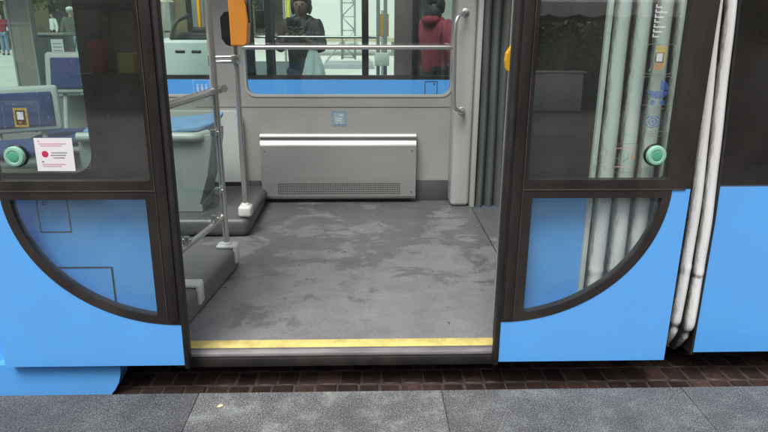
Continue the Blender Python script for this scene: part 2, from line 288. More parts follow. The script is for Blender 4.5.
# ------------------------------------------------------------------ mesh builder
class MB:
    def __init__(s):
        s.v = []; s.f = []; s.mi = []; s.sm = []; s.tone = []
    def add(s, verts, faces, mi=0, smooth=False, tone=1.0):
        o = len(s.v); s.v += [V(p) for p in verts]; s.tone += [tone] * len(verts)
        for f in faces:
            s.f.append([o + i for i in f]); s.mi.append(mi); s.sm.append(smooth)
        return s
    def box(s, x0, x1, y0, y1, z0, z1, bev=0.0, mi=0, tone=1.0, segs=2):
        bm = bmesh.new(); bmesh.ops.create_cube(bm, size=1)
        for v in bm.verts:
            v.co = V(((x0 + x1) / 2 + v.co.x * (x1 - x0), (y0 + y1) / 2 + v.co.y * (y1 - y0), (z0 + z1) / 2 + v.co.z * (z1 - z0)))
        if bev:
            bmesh.ops.bevel(bm, geom=list(bm.edges), offset=bev, segments=segs, affect='EDGES', profile=.5, clamp_overlap=True)
        bm.verts.index_update()
        s.add([v.co.copy() for v in bm.verts], [[v.index for v in f.verts] for f in bm.faces], mi, bool(bev), tone)
        bm.free(); return s
    def tube(s, pts, r, n=12, mi=0, cap=True, radii=None):
        pts = [V(p) for p in pts]; m = len(pts)
        t0 = (pts[1] - pts[0]).normalized()
        up = V((0, 0, 1)) if abs(t0.z) < .9 else V((1, 0, 0))
        nrm = (up - t0 * up.dot(t0)).normalized()
        vs, fs = [], []
        for i, p in enumerate(pts):
            t = ((pts[min(i + 1, m - 1)] - p).normalized() + (p - pts[max(i - 1, 0)]).normalized())
            t = t.normalized() if t.length > 1e-6 else t0
            nrm = (nrm - t * nrm.dot(t)).normalized(); bn = t.cross(nrm)
            rr = radii[i] if radii else r
            for k in range(n):
                a = 2 * math.pi * k / n
                vs.append(p + (nrm * math.cos(a) + bn * math.sin(a)) * rr)
        for i in range(m - 1):
            for k in range(n):
                fs.append([i * n + k, i * n + (k + 1) % n, (i + 1) * n + (k + 1) % n, (i + 1) * n + k])
        s.add(vs, fs, mi, True)
        if cap:
            s.add(vs[:n], [list(range(n))[::-1]], mi); s.add(vs[-n:], [list(range(n))], mi)
        return s
    def lathe(s, c, prof, axis='Z', n=20, mi=0):
        """prof: (radius, height) pairs about an axis through c"""
        vs, fs = [], []
        for r, h in prof:
            for k in range(n):
                a = 2 * math.pi * k / n; p, q = r * math.cos(a), r * math.sin(a)
                vs.append(V(c) + (V((p, q, h)) if axis == 'Z' else V((p, -h, q))))
        m = len(prof)
        for i in range(m - 1):
            for k in range(n):
                fs.append([i * n + k, i * n + (k + 1) % n, (i + 1) * n + (k + 1) % n, (i + 1) * n + k])
        fs.append(list(range((m - 1) * n, m * n)))
        s.add(vs, fs, mi, True); return s
    def prism(s, loops, y0, y1, mi=0, plane='XZ', mi_side=None):
        """outline loops (first outer, others holes) extruded through the wall's thickness"""
        if plane == 'XZ': P = lambda a, b, t: V((a, t, b))
        else: P = lambda a, b, t: V((a, b, t))
        flat = [p for l in loops for p in l]
        tris = tessellate_polygon([[V((a, b, 0)) for a, b in l] for l in loops])
        n = len(flat)
        vs = [P(a, b, y0) for a, b in flat] + [P(a, b, y1) for a, b in flat]
        s.add(vs[:n], [list(t) for t in tris], mi); s.add(vs[n:], [list(t)[::-1] for t in tris], mi)
        o = 0; fs = []
        for l in loops:
            k = len(l)
            for i in range(k): fs.append([o + i, o + (i + 1) % k, n + o + (i + 1) % k, n + o + i])
            o += k
        s.add(vs, fs, mi if mi_side is None else mi_side); return s
    def sheet(s, loop, y, mi=0, ytop=None):
        """one flat sheet in the XZ plane; ytop = function of z for a leaning pane"""
        fy = ytop or (lambda z: y)
        tris = tessellate_polygon([[V((a, b, 0)) for a, b in loop]])
        s.add([V((a, fy(b), b)) for a, b in loop], [list(t) for t in tris], mi); return s
    def ball(s, c, r, n=12, mi=0, rot=None):
        c = V(c); rx, ry, rz = (r, r, r) if isinstance(r, (int, float)) else r
        vs, fs = [], []; m = n // 2 + 1
        for i in range(m + 1):
            th = math.pi * i / m
            for k in range(n):
                a = 2 * math.pi * k / n
                p = V((rx * math.sin(th) * math.cos(a), ry * math.sin(th) * math.sin(a), rz * math.cos(th)))
                if rot: p = rot @ p
                vs.append(c + p)
        for i in range(m):
            for k in range(n): fs.append([i * n + k, (i + 1) * n + k, (i + 1) * n + (k + 1) % n, i * n + (k + 1) % n])
        s.add(vs, fs, mi, True); return s
    def mapv(s, fn):
        s.v = [V(fn(p)) for p in s.v]; return s

ORG = {}
def mk(name, mb, mats, parent=None, label=None, kind=None, attr=None, weld=True, lean=None):
    if lean: mb.mapv(lean)
    me = bpy.data.meshes.new(name)
    lo = V([min(p[i] for p in mb.v) for i in range(3)]); hi = V([max(p[i] for p in mb.v) for i in range(3)])
    c = V(((lo.x + hi.x) / 2, (lo.y + hi.y) / 2, lo.z if parent is None else (lo.z + hi.z) / 2))
    me.from_pydata([p - c for p in mb.v], [], mb.f)
    for m in (mats if isinstance(mats, (list, tuple)) else [mats]):
        me.materials.append(M[m] if isinstance(m, str) else m)
    for i, p in enumerate(me.polygons):
        p.material_index = mb.mi[i]; p.use_smooth = mb.sm[i]
    if attr:
        a = me.attributes.new(attr, 'FLOAT', 'POINT')
        for i, t in enumerate(mb.tone): a.data[i].value = t
    bm = bmesh.new(); bm.from_mesh(me)
    if weld: bmesh.ops.remove_doubles(bm, verts=bm.verts, dist=1e-5)
    bmesh.ops.recalc_face_normals(bm, faces=bm.faces)
    for e in bm.edges:
        if len(e.link_faces) == 2 and e.calc_face_angle(0) > R(40): e.smooth = False
    bm.to_mesh(me); bm.free()
    o = bpy.data.objects.new(name, me); col.objects.link(o)
    if parent is not None:
        o.parent = parent; o.location = c - ORG[parent]
    else: o.location = c
    ORG[o] = c
    if label: o['label'] = label
    if kind: o['kind'] = kind
    return o
def thing(name, label, cat, loc=(0, 0, 0), rotz=0.0, group=None, world=False):
    o = bpy.data.objects.new(name, None); col.objects.link(o); o.empty_display_size = .1
    o.location = loc; o.rotation_euler = (0, 0, rotz)
    o['label'] = label; o['category'] = cat
    if group: o['group'] = group
    ORG[o] = V(loc) if world else V((0, 0, 0))
    return o
def tag(o, label, cat, group=None):
    o['label'] = label; o['category'] = cat
    if group: o['group'] = group
    return o
def copy_tree(o, parent=None):
    c = o.copy(); col.objects.link(c)
    if parent: c.parent = parent
    for ch in [k for k in bpy.data.objects if k.parent == o]: copy_tree(ch, c)
    return c
def fillet(pts, r, n=6):
    pts = [V(p) for p in pts]; out = [pts[0]]
    for i in range(1, len(pts) - 1):
        p = pts[i]; a = pts[i - 1] - p; b = pts[i + 1] - p
        d = min(r, a.length * .49, b.length * .49)
        A = p + a.normalized() * d; B = p + b.normalized() * d
        for k in range(n + 1):
            t = k / n; out.append(A * (1 - t) ** 2 + p * 2 * t * (1 - t) + B * t * t)
    out.append(pts[-1]); return out
def rrect(x0, x1, z0, z1, r, n=7):
    out = []
    for cx, cz, a0 in ((x1 - r, z1 - r, 0), (x0 + r, z1 - r, 90), (x0 + r, z0 + r, 180), (x1 - r, z0 + r, 270)):
        for k in range(n + 1):
            a = R(a0 + 90 * k / n); out.append((cx + r * math.cos(a), cz + r * math.sin(a)))
    return out
def circ(cx, cz, r, n=20, rz=None):
    return [(cx + r * math.cos(2 * math.pi * k / n), cz + (rz or r) * math.sin(2 * math.pi * k / n)) for k in range(n)]
def ring2(mb, cx, cz, r, w, y, mi=0, rz=None):
    a = circ(cx, cz, r, 24, rz); b = circ(cx, cz, r - w, 24, (rz - w) if rz else None)
    for i in range(24):
        j = (i + 1) % 24
        mb.add([(a[i][0], y, a[i][1]), (a[j][0], y, a[j][1]), (b[j][0], y, b[j][1]), (b[i][0], y, b[i][1])], [[0, 1, 2, 3]], mi)
def outline2(mb, loop, w, y, mi=0):
    cx = sum(p[0] for p in loop) / len(loop); cz = sum(p[1] for p in loop) / len(loop)
    hx = max(abs(p[0] - cx) for p in loop); hz = max(abs(p[1] - cz) for p in loop)
    inn = [(cx + (p[0] - cx) * (1 - w / hx), cz + (p[1] - cz) * (1 - w / hz)) for p in loop]
    n = len(loop)
    for i in range(n):
        j = (i + 1) % n
        mb.add([(loop[i][0], y, loop[i][1]), (loop[j][0], y, loop[j][1]), (inn[j][0], y, inn[j][1]), (inn[i][0], y, inn[i][1])], [[0, 1, 2, 3]], mi)
def rect2(mb, x0, x1, z0, z1, y, mi=0):
    mb.add([(x0, y, z0), (x1, y, z0), (x1, y, z1), (x0, y, z1)], [[0, 1, 2, 3]], mi)

# ------------------------------------------------------------------ camera, light, world
def make_camera():
    cam = bpy.data.cameras.new('camera'); o = bpy.data.objects.new('camera', cam); col.objects.link(o)
    f, pi, ya, ro = 627.0, R(17.56), R(1.70), R(-.26)
    def ray(x, y):
        c, s = math.cos(ro), math.sin(ro); x, y = c * x - s * y, s * x + c * y
        Yf = math.cos(pi) - math.sin(pi) * y; Zd = math.sin(pi) + math.cos(pi) * y
        c, s = math.cos(ya), math.sin(ya)
        return V((c * x + s * Yf, -s * x + c * Yf, -Zd))
    fw = ray(0, 0); rt = (ray(1, 0) - fw).normalized(); dn = (ray(0, 1) - fw).normalized(); fw.normalize()
    m = Matrix((rt, -dn, -fw)).transposed().to_4x4(); m.translation = V((0, 0, 1.35))
    o.matrix_world = m
    cam.sensor_width = 36; cam.lens = 36 * f / 768; cam.clip_end = 2000; cam.clip_start = .05
    scene.camera = o
make_camera()
SUN_EL, SUN_AZ = 58, 205          # high and behind the photographer, soft overcast light
w = bpy.data.worlds.new('World'); scene.world = w; w.use_nodes = True
nt = w.node_tree; nt.nodes.clear()
wo = nt.nodes.new('ShaderNodeOutputWorld'); bg = nt.nodes.new('ShaderNodeBackground'); sky = nt.nodes.new('ShaderNodeTexSky')
sky.sky_type = 'NISHITA'; sky.sun_disc = False; sky.sun_elevation = R(SUN_EL); sky.sun_rotation = R(SUN_AZ)
sky.air_density = 1.6; sky.dust_density = 6.0; sky.ozone_density = 1.0
hs = nt.nodes.new('ShaderNodeHueSaturation'); hs.inputs['Saturation'].default_value = .28
nt.links.new(sky.outputs[0], hs.inputs['Color']); nt.links.new(hs.outputs[0], bg.inputs[0]); nt.links.new(bg.outputs[0], wo.inputs[0])
bg.inputs[1].default_value = .15
sun = bpy.data.lights.new('sun', 'SUN'); so = bpy.data.objects.new('sun', sun); col.objects.link(so)
sun.energy = 2.0; sun.angle = R(25); sun.color = (1, .97, .93)
az = R(SUN_AZ)
d = V((math.sin(az) * math.cos(R(SUN_EL)), math.cos(az) * math.cos(R(SUN_EL)), math.sin(R(SUN_EL))))
so.rotation_euler = d.to_track_quat('Z', 'Y').to_euler(); so.location = (0, -6, 12)
scene.view_settings.view_transform = 'Standard'; scene.view_settings.look = 'None'; scene.view_settings.exposure = 0
scene.cycles.use_denoising = True
scene.cycles.max_bounces = 10; scene.cycles.transparent_max_bounces = 24; scene.cycles.glossy_bounces = 5
scene.cycles.caustics_reflective = False; scene.cycles.sample_clamp_indirect = 6
scene.render.film_transparent = False

# ------------------------------------------------------------------ setting: ground sheets
mb = MB(); mb.add([(-400, -400, -.135), (400, -400, -.135), (400, 700, -.135), (-400, 700, -.135)], [[0, 1, 2, 3]])
mk('ground', mb, 'asphalt', kind='structure')
mb = MB(); mb.add([(-120, 9.2, -.128), (120, 9.2, -.128), (120, 90, -.128), (-120, 90, -.128)], [[0, 1, 2, 3]])
mk('plaza', mb, 'plaza', kind='structure')
# trackbed of small clay setts in rows
mb = MB(); mb.box(-6, 6, 2.0, 9.2, -.20, -.1235, mi=1)
y = 2.095
for row in range(7):
    x = -2.2 + .03 * row
    while x < 2.6:
        wd = .080 + random.uniform(-.003, .003)
        g = random.random()
        mb.box(x, x + wd, y, y + .098, -.16, -.12 + random.uniform(-.003, .002), .004, 0, random.uniform(.65, 1.35) if g > .05 else 2.0, 1)
        x += wd + .0085
    y += .106
mk('trackbed', mb, ['sett', 'mortar'], kind='structure', attr='tone', weld=False)
# raised granite platform: big slabs with open joints
mb = MB(); mb.box(-6, 6, -5.5, 2.06, -.2, -.004, mi=1)
xs = [-5.1, -3.9, -2.75, -1.55, -.632, .283, 1.205, 2.1, 3.0, 4.2, 5.4]
tones = [.8, .85, .8, .66, .62, 1.0, .84, .78, .85, .8, .75]
for i in range(len(xs) - 1):
    y = 2.068
    for dpt in (.62, .62, .62, .62, .62):
        t = tones[i + 1] if y > 2 else random.uniform(.7, 1.05)
        mb.box(xs[i] + .0007, xs[i + 1] - .0007, y - dpt + .003, y, -.10, random.uniform(-.0008, .0008), .0015, 0, t, 1)
        y -= dpt
mk('platform', mb, ['granite', 'rubber'], kind='structure', attr='tone', weld=False)

mb = MB(); mb.add([(-.546, 1.974, .001), (-.532, 1.968, .004), (-.526, 1.979, .0015), (-.536, 1.986, .006)], [[0, 1, 2, 3]]); mb.add([(-.536, 1.986, .006), (-.526, 1.979, .0015), (-.524, 1.988, .003)], [[0, 1, 2]])
sc_ = mk('paper_scrap', mb, surf('yellowed_scrap', (.72, .62, .34), .7, 0, .1, 60)); tag(sc_, 'tiny pale yellow scrap lying on the stained granite slab', 'litter')
# ------------------------------------------------------------------ the open tram
TRAM0 = (0, 2.28, -.12)
tram = thing('tram', 'blue tram standing at the platform with its double sliding door open', 'tram', TRAM0, world=True)
def lean_l(p): return (p[0] + .010 * (p[2] - .04), p[1], p[2])
WY0, WY1, TOP = 2.28, 2.35, 2.02

# door leaves. u = distance from the leading edge, s = direction of slide, x0 = leading edge
LW = .672
def make_leaf(x0, s, lean, LW):
    X = lambda u: x0 + s * u
    def loop(l): return [(X(a), b) for a, b in l]
    arc = lambda a, b, n=28: [(a * math.cos(t), .757 - b * math.sin(t)) for t in [math.pi / 2 * k / n for k in range(n + 1)]]
    YA, YB = 2.19, 2.226
    mb = MB()
    outer = arc(.600, .536)
    mb.prism([loop([(LW, .757), (LW, .045), (0, .045)] + outer[::-1])], YA + .002, YB)
    leaf = mk('door_leaf', mb, 'blue', tram, lean=lean)
    # dark frame with two openings
    mb = MB()
    inner = [p for p in arc(.568, .502, 40) if p[0] > .085 and p[1] < .722]
    tipx = .568 * math.sqrt(1 - (.035 / .502) ** 2); bot = .757 - .502 * math.sqrt(1 - (.085 / .568) ** 2)
    low_hole = [(.085, .722), (tipx, .722)] + inner + [(.085, bot)]
    up_hole = rrect(.062, LW - .095, .790, TOP - .12, .012, 3)
    lo_out = [(0, .757)] + outer + [(0, .221)]
    mb.prism([loop([(0, .757), (LW, .757), (LW, TOP), (0, TOP)]), loop(up_hole)], YA, YB)
    mb.prism([loop([(0, .757)] + outer), loop(low_hole)], YA, YB - .001)
    # raised aluminium bead lines on the frame
    a, b = sorted((X(.004), X(.042))); mb.box(a, b, YA - .008, YA + .004, .232, TOP, .006, 0)
    a, b = sorted((X(.0465), X(.049))); mb.box(a, b, YA - .003, YA + .001, .250, TOP, 0, 1)
    a, b = sorted((X(.045), X(LW - .02))); mb.box(a, b, YA - .003, YA + .001, .7525, .7565, 0, 1)
    mk('frame', mb, ['frame', 'groove'], leaf, lean=lean)
    mb = MB(); a, b = sorted((X(0), X(-.020)))
    mb.box(a, b, YA - .004, YB + .004, .03, TOP, .006, 0)
    mk('rubber_edge', mb, 'rubber', leaf, lean=lean)
    gy = lambda z: 2.201 + (z - .8) * math.tan(R(1.5))
    mb = MB(); mb.sheet(loop(up_hole), 0, ytop=gy); mk('upper_glass', mb, 'glass_door', leaf, lean=lean)
    mb = MB(); mb.sheet(loop(low_hole), 2.204); mk('lower_glass', mb, 'glass_low', leaf, lean=lean)
    # round push button
    mb = MB(); c = (X(.519), YA + .012, .882)
    mb.lathe(c, [(.040, 0), (.040, .010), (.037, .014), (.0365, .0145)], 'Y', 28, 2)
    mb.lathe(c, [(.0365, .012), (.036, .022), (.032, .027), (.024, .028), (.0215, .0262)], 'Y', 28, 0)
    mb.lathe(c, [(.0215, .0255), (.0205, .024), (.0185, .024)], 'Y', 28, 2)
    mb.lathe(c, [(.0185, .022), (.018, .0275), (.013, .029), (.001, .029)], 'Y', 28, 1)
    mk('push_button', mb, ['btn_l', 'btn_g', 'blackpl'], leaf, lean=lean)
    return leaf, gy
leafL, gyL = make_leaf(-.715, -1, lean_l, .692)
leafR, gyR = make_leaf(.523, 1, None, .668)
leafL['label'] = 'door leaf with the white notice stuck beside its button'
leafR['label'] = 'door leaf standing in front of the pale bellows'
def decal(name, mb, mats, leaf, gy, lean=None, label=None):
    mb.mapv(lambda p: (p.x, gy(p.z) - .0015 - p.y * .0006, p.z))      # p.y counts layers of print
    return mk(name, mb, mats, leaf, label, lean=lean)

# prints on the right-hand glass
mb = MB()
outline2(mb, rrect(.970, 1.070, 1.165, 1.268, .010, 3), .0028, 0, 0)
rect2(mb, 1.003, 1.040, 1.238, 1.262, 1, 1); rect2(mb, 1.003, 1.034, 1.180, 1.204, 1, 2)
rect2(mb, 1.003, 1.034, 1.204, 1.240, 1, 3); rect2(mb, 1.008, 1.029, 1.209, 1.236, 2, 4); rect2(mb, 1.034, 1.040, 1.190, 1.240, 1, 1)
mb.add([(.982, 1, 1.178), (.990, 1, 1.174), (1.004, 1, 1.190), (.998, 1, 1.196)], [[0, 1, 2, 3]], 0)
decal('ticket_pictogram', mb, ['p_grey', 'p_yel', 'p_or', 'p_dark', 'p_white'], leafR, gyR)
mb = MB()
outline2(mb, rrect(.972, 1.071, 1.058, 1.158, .006, 3), .0022, 0, 1)
cx, cz = 1.030, 1.108
mb.add([(cx - .034, 1, cz)] + [(cx - .034 * math.cos(t), 1, cz - .028 * math.sin(t)) for t in [math.pi * k / 12 for k in range(1, 12)]] + [(cx + .034, 1, cz)], [list(range(13))], 0)
mb.add([(cx + .004, 1, cz + .003)] + [(cx + .004 + .032 * math.sin(t), 1, cz + .003 + .034 * math.cos(t)) for t in [math.pi / 2 * k / 8 for k in range(9)]], [list(range(10))], 0)
for dx in (-.017, .019):
    mb.add([(a, 1, b) for a, b in circ(cx + dx, cz - .040, .0095, 14)], [list(range(14))], 0)
rect2(mb, cx - .046, cx - .034, cz - .002, cz + .003, 1, 0)
decal('pram_pictogram', mb, ['p_blue', 'p_grey'], leafR, gyR)
mb = MB(); cx, cz = 1.022, 1.000
up = [(cx - .041 + .082 * k / 14, cz + .022 * math.sin(math.pi * k / 14)) for k in range(15)]
for sg in (1, -1):
    for k in range(14):
        a, b = up[k], up[k + 1]; q = lambda p, t: (p[0], 1, cz + sg * max(p[1] - cz - t, 0 if t == 0 else -.001))
        mb.add([q(a, 0), q(b, 0), q(b, .0038), q(a, .0038)], [[0, 1, 2, 3]], 0)
ring2(mb, cx, cz, .0155, .0045, 1, 0); mb.add([(a, 1, b) for a, b in circ(cx, cz, .0065, 14)], [list(range(14))], 0)
for zz, wd in ((1.045, .07), (1.037, .05), (1.030, .06), (.964, .075), (.957, .06), (.948, .07)):
    rect2(mb, cx - .034, cx - .034 + wd, zz, zz + .0028, 1, 1)
decal('eye_pictogram', mb, ['p_blue', 'p_grey'], leafR, gyR)
mb = MB()
outline2(mb, rrect(.893, .979, .815, .922, .008, 3), .0022, 0, 1)
rect2(mb, .902, .968, .903, .907, 1, 0); rect2(mb, .902, .955, .835, .839, 1, 0); rect2(mb, .900, .908, .912, .917, 1, 2); rect2(mb, .900, .908, .846, .851, 1, 2)
for (a, b, c, d_) in (((.912, .886), (.912, .868), .0025, 1), ((.945, .886), (.945, .868), .0025, 1)):
    rect2(mb, a[0], a[0] + .0025, b[1], a[1], 1, 1)
mb.add([(.905, 1, .872), (.928, 1, .858), (.952, 1, .872), (.952, 1, .868), (.928, 1, .853), (.905, 1, .868)], [[0, 1, 4, 5], [1, 2, 3, 4]], 1)
mb.add([(a, 1, b) for a, b in circ(.965, .872, .0085, 14)], [list(range(14))], 3)
for dx, dz in ((0, .018), (-.013, 0), (.013, 0)):
    outline2(mb, rrect(.846 + dx - .010, .846 + dx + .010, .832 + dz - .008, .832 + dz + .008, .004, 2), .002, 0, 1)
decal('instruction_print', mb, ['p_pink', 'p_grey', 'p_dark', 'p_or', 'p_white'], leafR, gyR)
mb = MB()
for k in range(7):
    zz = 1.385 - k * .016; rect2(mb, .985, .985 + .022 + .010 * (k * 2 % 3), zz, zz + .005, 1, 0); rect2(mb, .985, .990, zz, zz + .012, 1, 0)
decal('lettering', mb, ['p_white'], leafR, gyR)
# prints on the left-hand glass
mb = MB()
outline2(mb, rrect(-1.262, -1.139, .955, 1.072, .006, 3), .0026, 0, 0)
rect2(mb, -1.226, -1.178, .982, 1.048, 1, 1); rect2(mb, -1.220, -1.186, .990, 1.040, 2, 3); rect2(mb, -1.214, -1.192, 1.008, 1.034, 3, 2); rect2(mb, -1.212, -1.200, .994, 1.002, 3, 4)
for zz in (1.058, 1.064): rect2(mb, -1.25, -1.15, zz, zz + .003, 1, 0)
rect2(mb, -1.252, -1.225, .965, .969, 1, 0); rect2(mb, -1.160, -1.150, .964, .970, 1, 3)
decal('ticket_pictogram', mb, ['p_grey', 'p_yel', 'p_white', 'p_dark', 'p_or'], leafL, gyL, lean_l)
mb = MB()
rect2(mb, -1.170, -1.038, .826, .944, 0, 0)
mb.add([(a, 1, b) for a, b in circ(-1.137, .887, .0115, 18)], [list(range(18))], 1)
for zz, a, b, m_ in ((.922, -1.155, -1.06, 2), (.915, -1.150, -1.075, 2), (.890, -1.115, -1.06, 3), (.881, -1.118, -1.065, 3), (.872, -1.110, -1.07, 3), (.849, -1.152, -1.07, 2), (.858, -1.152, -1.143, 4), (.842, -1.150, -1.085, 2), (.931, -1.158, -1.150, 2)):
    rect2(mb, a, b, zz, zz + .003, 1, m_)
decal('notice', mb, ['paper', 'ink_red', 'ink_pink', 'ink_grey', 'ink_dark'], leafL, gyL, lean_l)
mb = MB()
for dx, dz in ((-1.012, .842), (-.992, .842), (-1.002, .858)):
    outline2(mb, rrect(dx - .009, dx + .009, dz - .007, dz + .007, .003, 2), .0022, 0, 0)
for zz in (.872, .880, .888): rect2(mb, -1.022, -.986, zz, zz + .0025, 1, 0)
decal('small_pictogram', mb, ['p_grey'], leafL, gyL, lean_l)

# near side of the tram body
def body_side(x0, x1, lean=None, windows=(), blue_top=.742, zbot=.03):
    mb = MB(); mb.prism([[(x0, zbot), (x1, zbot), (x1, blue_top), (x0, blue_top)]], WY0, WY1)
    lo = mk('body_panel', mb, 'blue', tram, lean=lean)
    holes = [rrect(*wd, .07) for wd in windows]
    mb = MB(); mb.prism([[(x0, blue_top + .001), (x1, blue_top + .001), (x1, TOP), (x0, TOP)]] + holes, WY0 + .002, WY1 - .002)
    bd = mk('window_band', mb, 'band', tram, lean=lean)
    return lo, bd
bl, bd = body_side(-3.6, -.80, lean_l, [(-3.3, -1.012, .800, 1.92)])
mb = MB(); mb.sheet(rrect(-3.3, -1.012, .800, 1.92, .07), WY0 + .02); mk('window_pane', mb, 'glass_near', bd, lean=lean_l)
# service hatch outlines in the blue panel seen through the lower glass
mb = MB()
outline2(mb, [(-1.236, .704), (-1.120, .704), (-1.120, .570), (-1.236, .570)], .0035, WY0 - .003, 0)
ring2(mb, -1.208, .684, .008, .003, WY0 - .003, 0)
mk('hatch', mb, ['rubber'], bl, lean=lean_l)
mb = MB()
rect2(mb, -1.26, -.985, .424, .429, WY0 - .003, 0); rect2(mb, -.991, -.985, .20, .424, WY0 - .003, 0)
mk('hatch', mb, ['rubber'], bl, lean=lean_l)
br, bdr = body_side(.555, .842, None)
mb = MB(); mb.box(.842, .862, WY0 - .016, WY0 + .06, .03, TOP, .006); mk('edge_trim', mb, 'white_pl', tram)
# door posts inside the opening
for xa, xb, ln in ((-.80, -.752, lean_l), (.535, .555, None)):
    mb = MB(); mb.box(xa, xb, WY0 + .006, WY1 + .03, .03, TOP, .004); mk('door_post', mb, 'frame', tram, lean=ln)
# bogie skirt, rounded at its end
mb = MB()
skl = [(-3.6, .028), (-3.6, -.17), (-1.17, -.17)] + [(-1.17 + .185 * math.sin(t), .015 - .185 * math.cos(t)) for t in [math.pi / 2 * k / 8 for k in range(1, 9)]] + [(-.985, .028)]
mb.prism([skl], WY0 - .045, WY0 + .05); mk('bogie_skirt', mb, 'blue', tram)
mb = MB(); mb.box(-3.6, 4.2, 2.50, 4.55, -.06, .010); mk('underframe_blocker', mb, 'under', tram)  # black block added below the floor to keep the gap under the tram dark

# outer bellows: six round folds
def bellows_mesh(ed, yb, amp, z0, z1):
    mb = MB(); per = 14; n = len(ed) - 1; nx = n * per + 1; x0, x1 = ed[0], ed[-1]
    zs = [z0 + (z1 - z0) * k / 150 for k in range(151)]
    rnd = [random.uniform(-1, 1) for _ in range(n + 1)]
    vs, gr, fs = [], [], []
    for z in zs:
        for i in range(nx):
            t = i / per; k = min(int(t), n - 1); q = t - k
            b = math.sin(math.pi * q) ** .55
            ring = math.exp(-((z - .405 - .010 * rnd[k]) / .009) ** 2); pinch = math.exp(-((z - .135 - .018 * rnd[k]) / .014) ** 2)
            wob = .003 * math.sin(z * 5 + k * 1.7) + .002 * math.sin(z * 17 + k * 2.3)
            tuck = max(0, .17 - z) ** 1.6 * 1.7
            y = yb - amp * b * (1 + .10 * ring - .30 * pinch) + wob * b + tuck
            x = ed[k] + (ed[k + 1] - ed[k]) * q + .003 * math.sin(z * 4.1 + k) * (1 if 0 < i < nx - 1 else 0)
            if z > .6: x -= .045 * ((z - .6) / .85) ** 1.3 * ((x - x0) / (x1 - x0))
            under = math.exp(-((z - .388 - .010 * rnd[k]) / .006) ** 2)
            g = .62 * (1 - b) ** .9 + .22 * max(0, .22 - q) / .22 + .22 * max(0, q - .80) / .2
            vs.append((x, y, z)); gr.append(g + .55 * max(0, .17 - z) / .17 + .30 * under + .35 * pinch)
    for r in range(len(zs) - 1):
        for i in range(nx - 1): fs.append([r * nx + i, r * nx + i + 1, (r + 1) * nx + i + 1, (r + 1) * nx + i])
    mb.add(vs, fs, 0, True); mb.tone = gr; return mb
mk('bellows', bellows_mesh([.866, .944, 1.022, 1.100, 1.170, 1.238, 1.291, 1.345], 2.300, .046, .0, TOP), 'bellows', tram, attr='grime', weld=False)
# the next articulated section, its edge strip leaning with the bellows
def lean_c2(p):
    x, y, z = p
    if x < 1.6 and z > .6: x -= .045 * ((z - .6) / .85) ** 1.3
    return (x, y, z)
mb = MB(); nseg = 14; zz = [.745 + (TOP - .745) * k / nseg for k in range(nseg + 1)]
mb2 = MB(); mb2.prism([[(1.352, .028), (4.2, .028), (4.2, .738), (1.352, .738)]], WY0, WY1); c2 = mk('body_panel', mb2, 'blue', tram)
vs, fs = [], []
for z in zz:
    for y_ in (WY0 + .002, WY1): vs += [(1.352, y_, z), (1.62, y_, z), (4.2, y_, z)]
for k in range(nseg):
    o_ = k * 6; p_ = o_ + 6
    fs += [[o_, o_ + 1, p_ + 1, p_], [o_ + 1, o_ + 2, p_ + 2, p_ + 1], [o_ + 3, o_, p_, p_ + 3]]
mb.add(vs, fs, 0); mk('window_band', mb, 'band', tram, lean=lean_c2)
mb = MB()
vs, fs = [], []
for k, z in enumerate([.02, .3, .6] + zz):
    vs += [(1.343, WY0 - .006, z), (1.353, WY0 - .006, z), (1.353, WY1 + .02, z), (1.343, WY1 + .02, z)]
    if k:
        for j in range(4): fs.append([(k - 1) * 4 + j, (k - 1) * 4 + (j + 1) % 4, k * 4 + (j + 1) % 4, k * 4 + j])
mb.add(vs, fs); mk('edge_trim', mb, 'rubber', tram, lean=lean_c2)
mb = MB(); outline2(mb, rrect(1.66, 3.9, .80, 1.9, .06), .012, WY0 - .001, 0); mk('window_seal', mb, 'rubber', tram)

# floor, sill, yellow strip
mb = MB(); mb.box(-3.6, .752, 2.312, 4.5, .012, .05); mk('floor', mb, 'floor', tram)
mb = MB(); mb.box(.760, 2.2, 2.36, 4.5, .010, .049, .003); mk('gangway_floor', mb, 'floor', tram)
mb = MB(); mb.box(.7525, .7595, 2.36, 4.32, .03, .053, .001); mk('joint_strip', mb, 'steel', tram)
mb = MB(); mb.box(-.775, .54, 2.276, 2.3115, .030, .047, .004, 0)
mb.box(-.775, .54, 2.268, 2.31, -.012, .028, .004, 1)
sill = mk('door_sill', mb, ['sill', 'rubber'], tram)
mb = MB(); mb.box(-.76, .535, 2.313, 2.376, .05, .0525, .001); mk('yellow_strip', mb, 'yellow', sill)

# far wall with its windows
FY = 4.5
A = (-.848, .612, .812, 1.95); B = (-2.27, -1.075, .812, 1.95); Cc = (-3.5, -2.40, .835, 1.95)
mb = MB()
mb.prism([[(-3.6, .05), (.640, .05), (.640, 2.02), (-3.6, 2.02)], rrect(*A, .075), rrect(*B, .06), rrect(*Cc, .06)], FY, FY + .06)
fw = mk('far_wall', mb, 'wall', tram)
mb = MB(); mb.box(-.87, .60, FY - .0025, FY + .001, .739, .7425); mb.box(-1.2, -.87, FY - .0025, FY + .001, .739, .7425); mk('seam', mb, 'skirt', fw)
mb = MB(); mb.box(-3.6, .605, FY + .06, FY + .10, .03, .80); mk('outer_skin', mb, 'blue', tram)
for win in (A, B, Cc):
    mb = MB(); r_ = .075 if win is A else .06
    o_ = rrect(*win, r_); i_ = rrect(win[0] + .013, win[1] - .013, win[2] + .013, win[3] - .013, r_ - .01)
    mb.prism([o_, i_], FY - .006, FY + .055)
    fr = mk('window_frame', mb, 'wall_lt', tram)
    mb = MB(); mb.sheet(i_, FY + .03); mk('window_pane', mb, 'glass_far', fr)
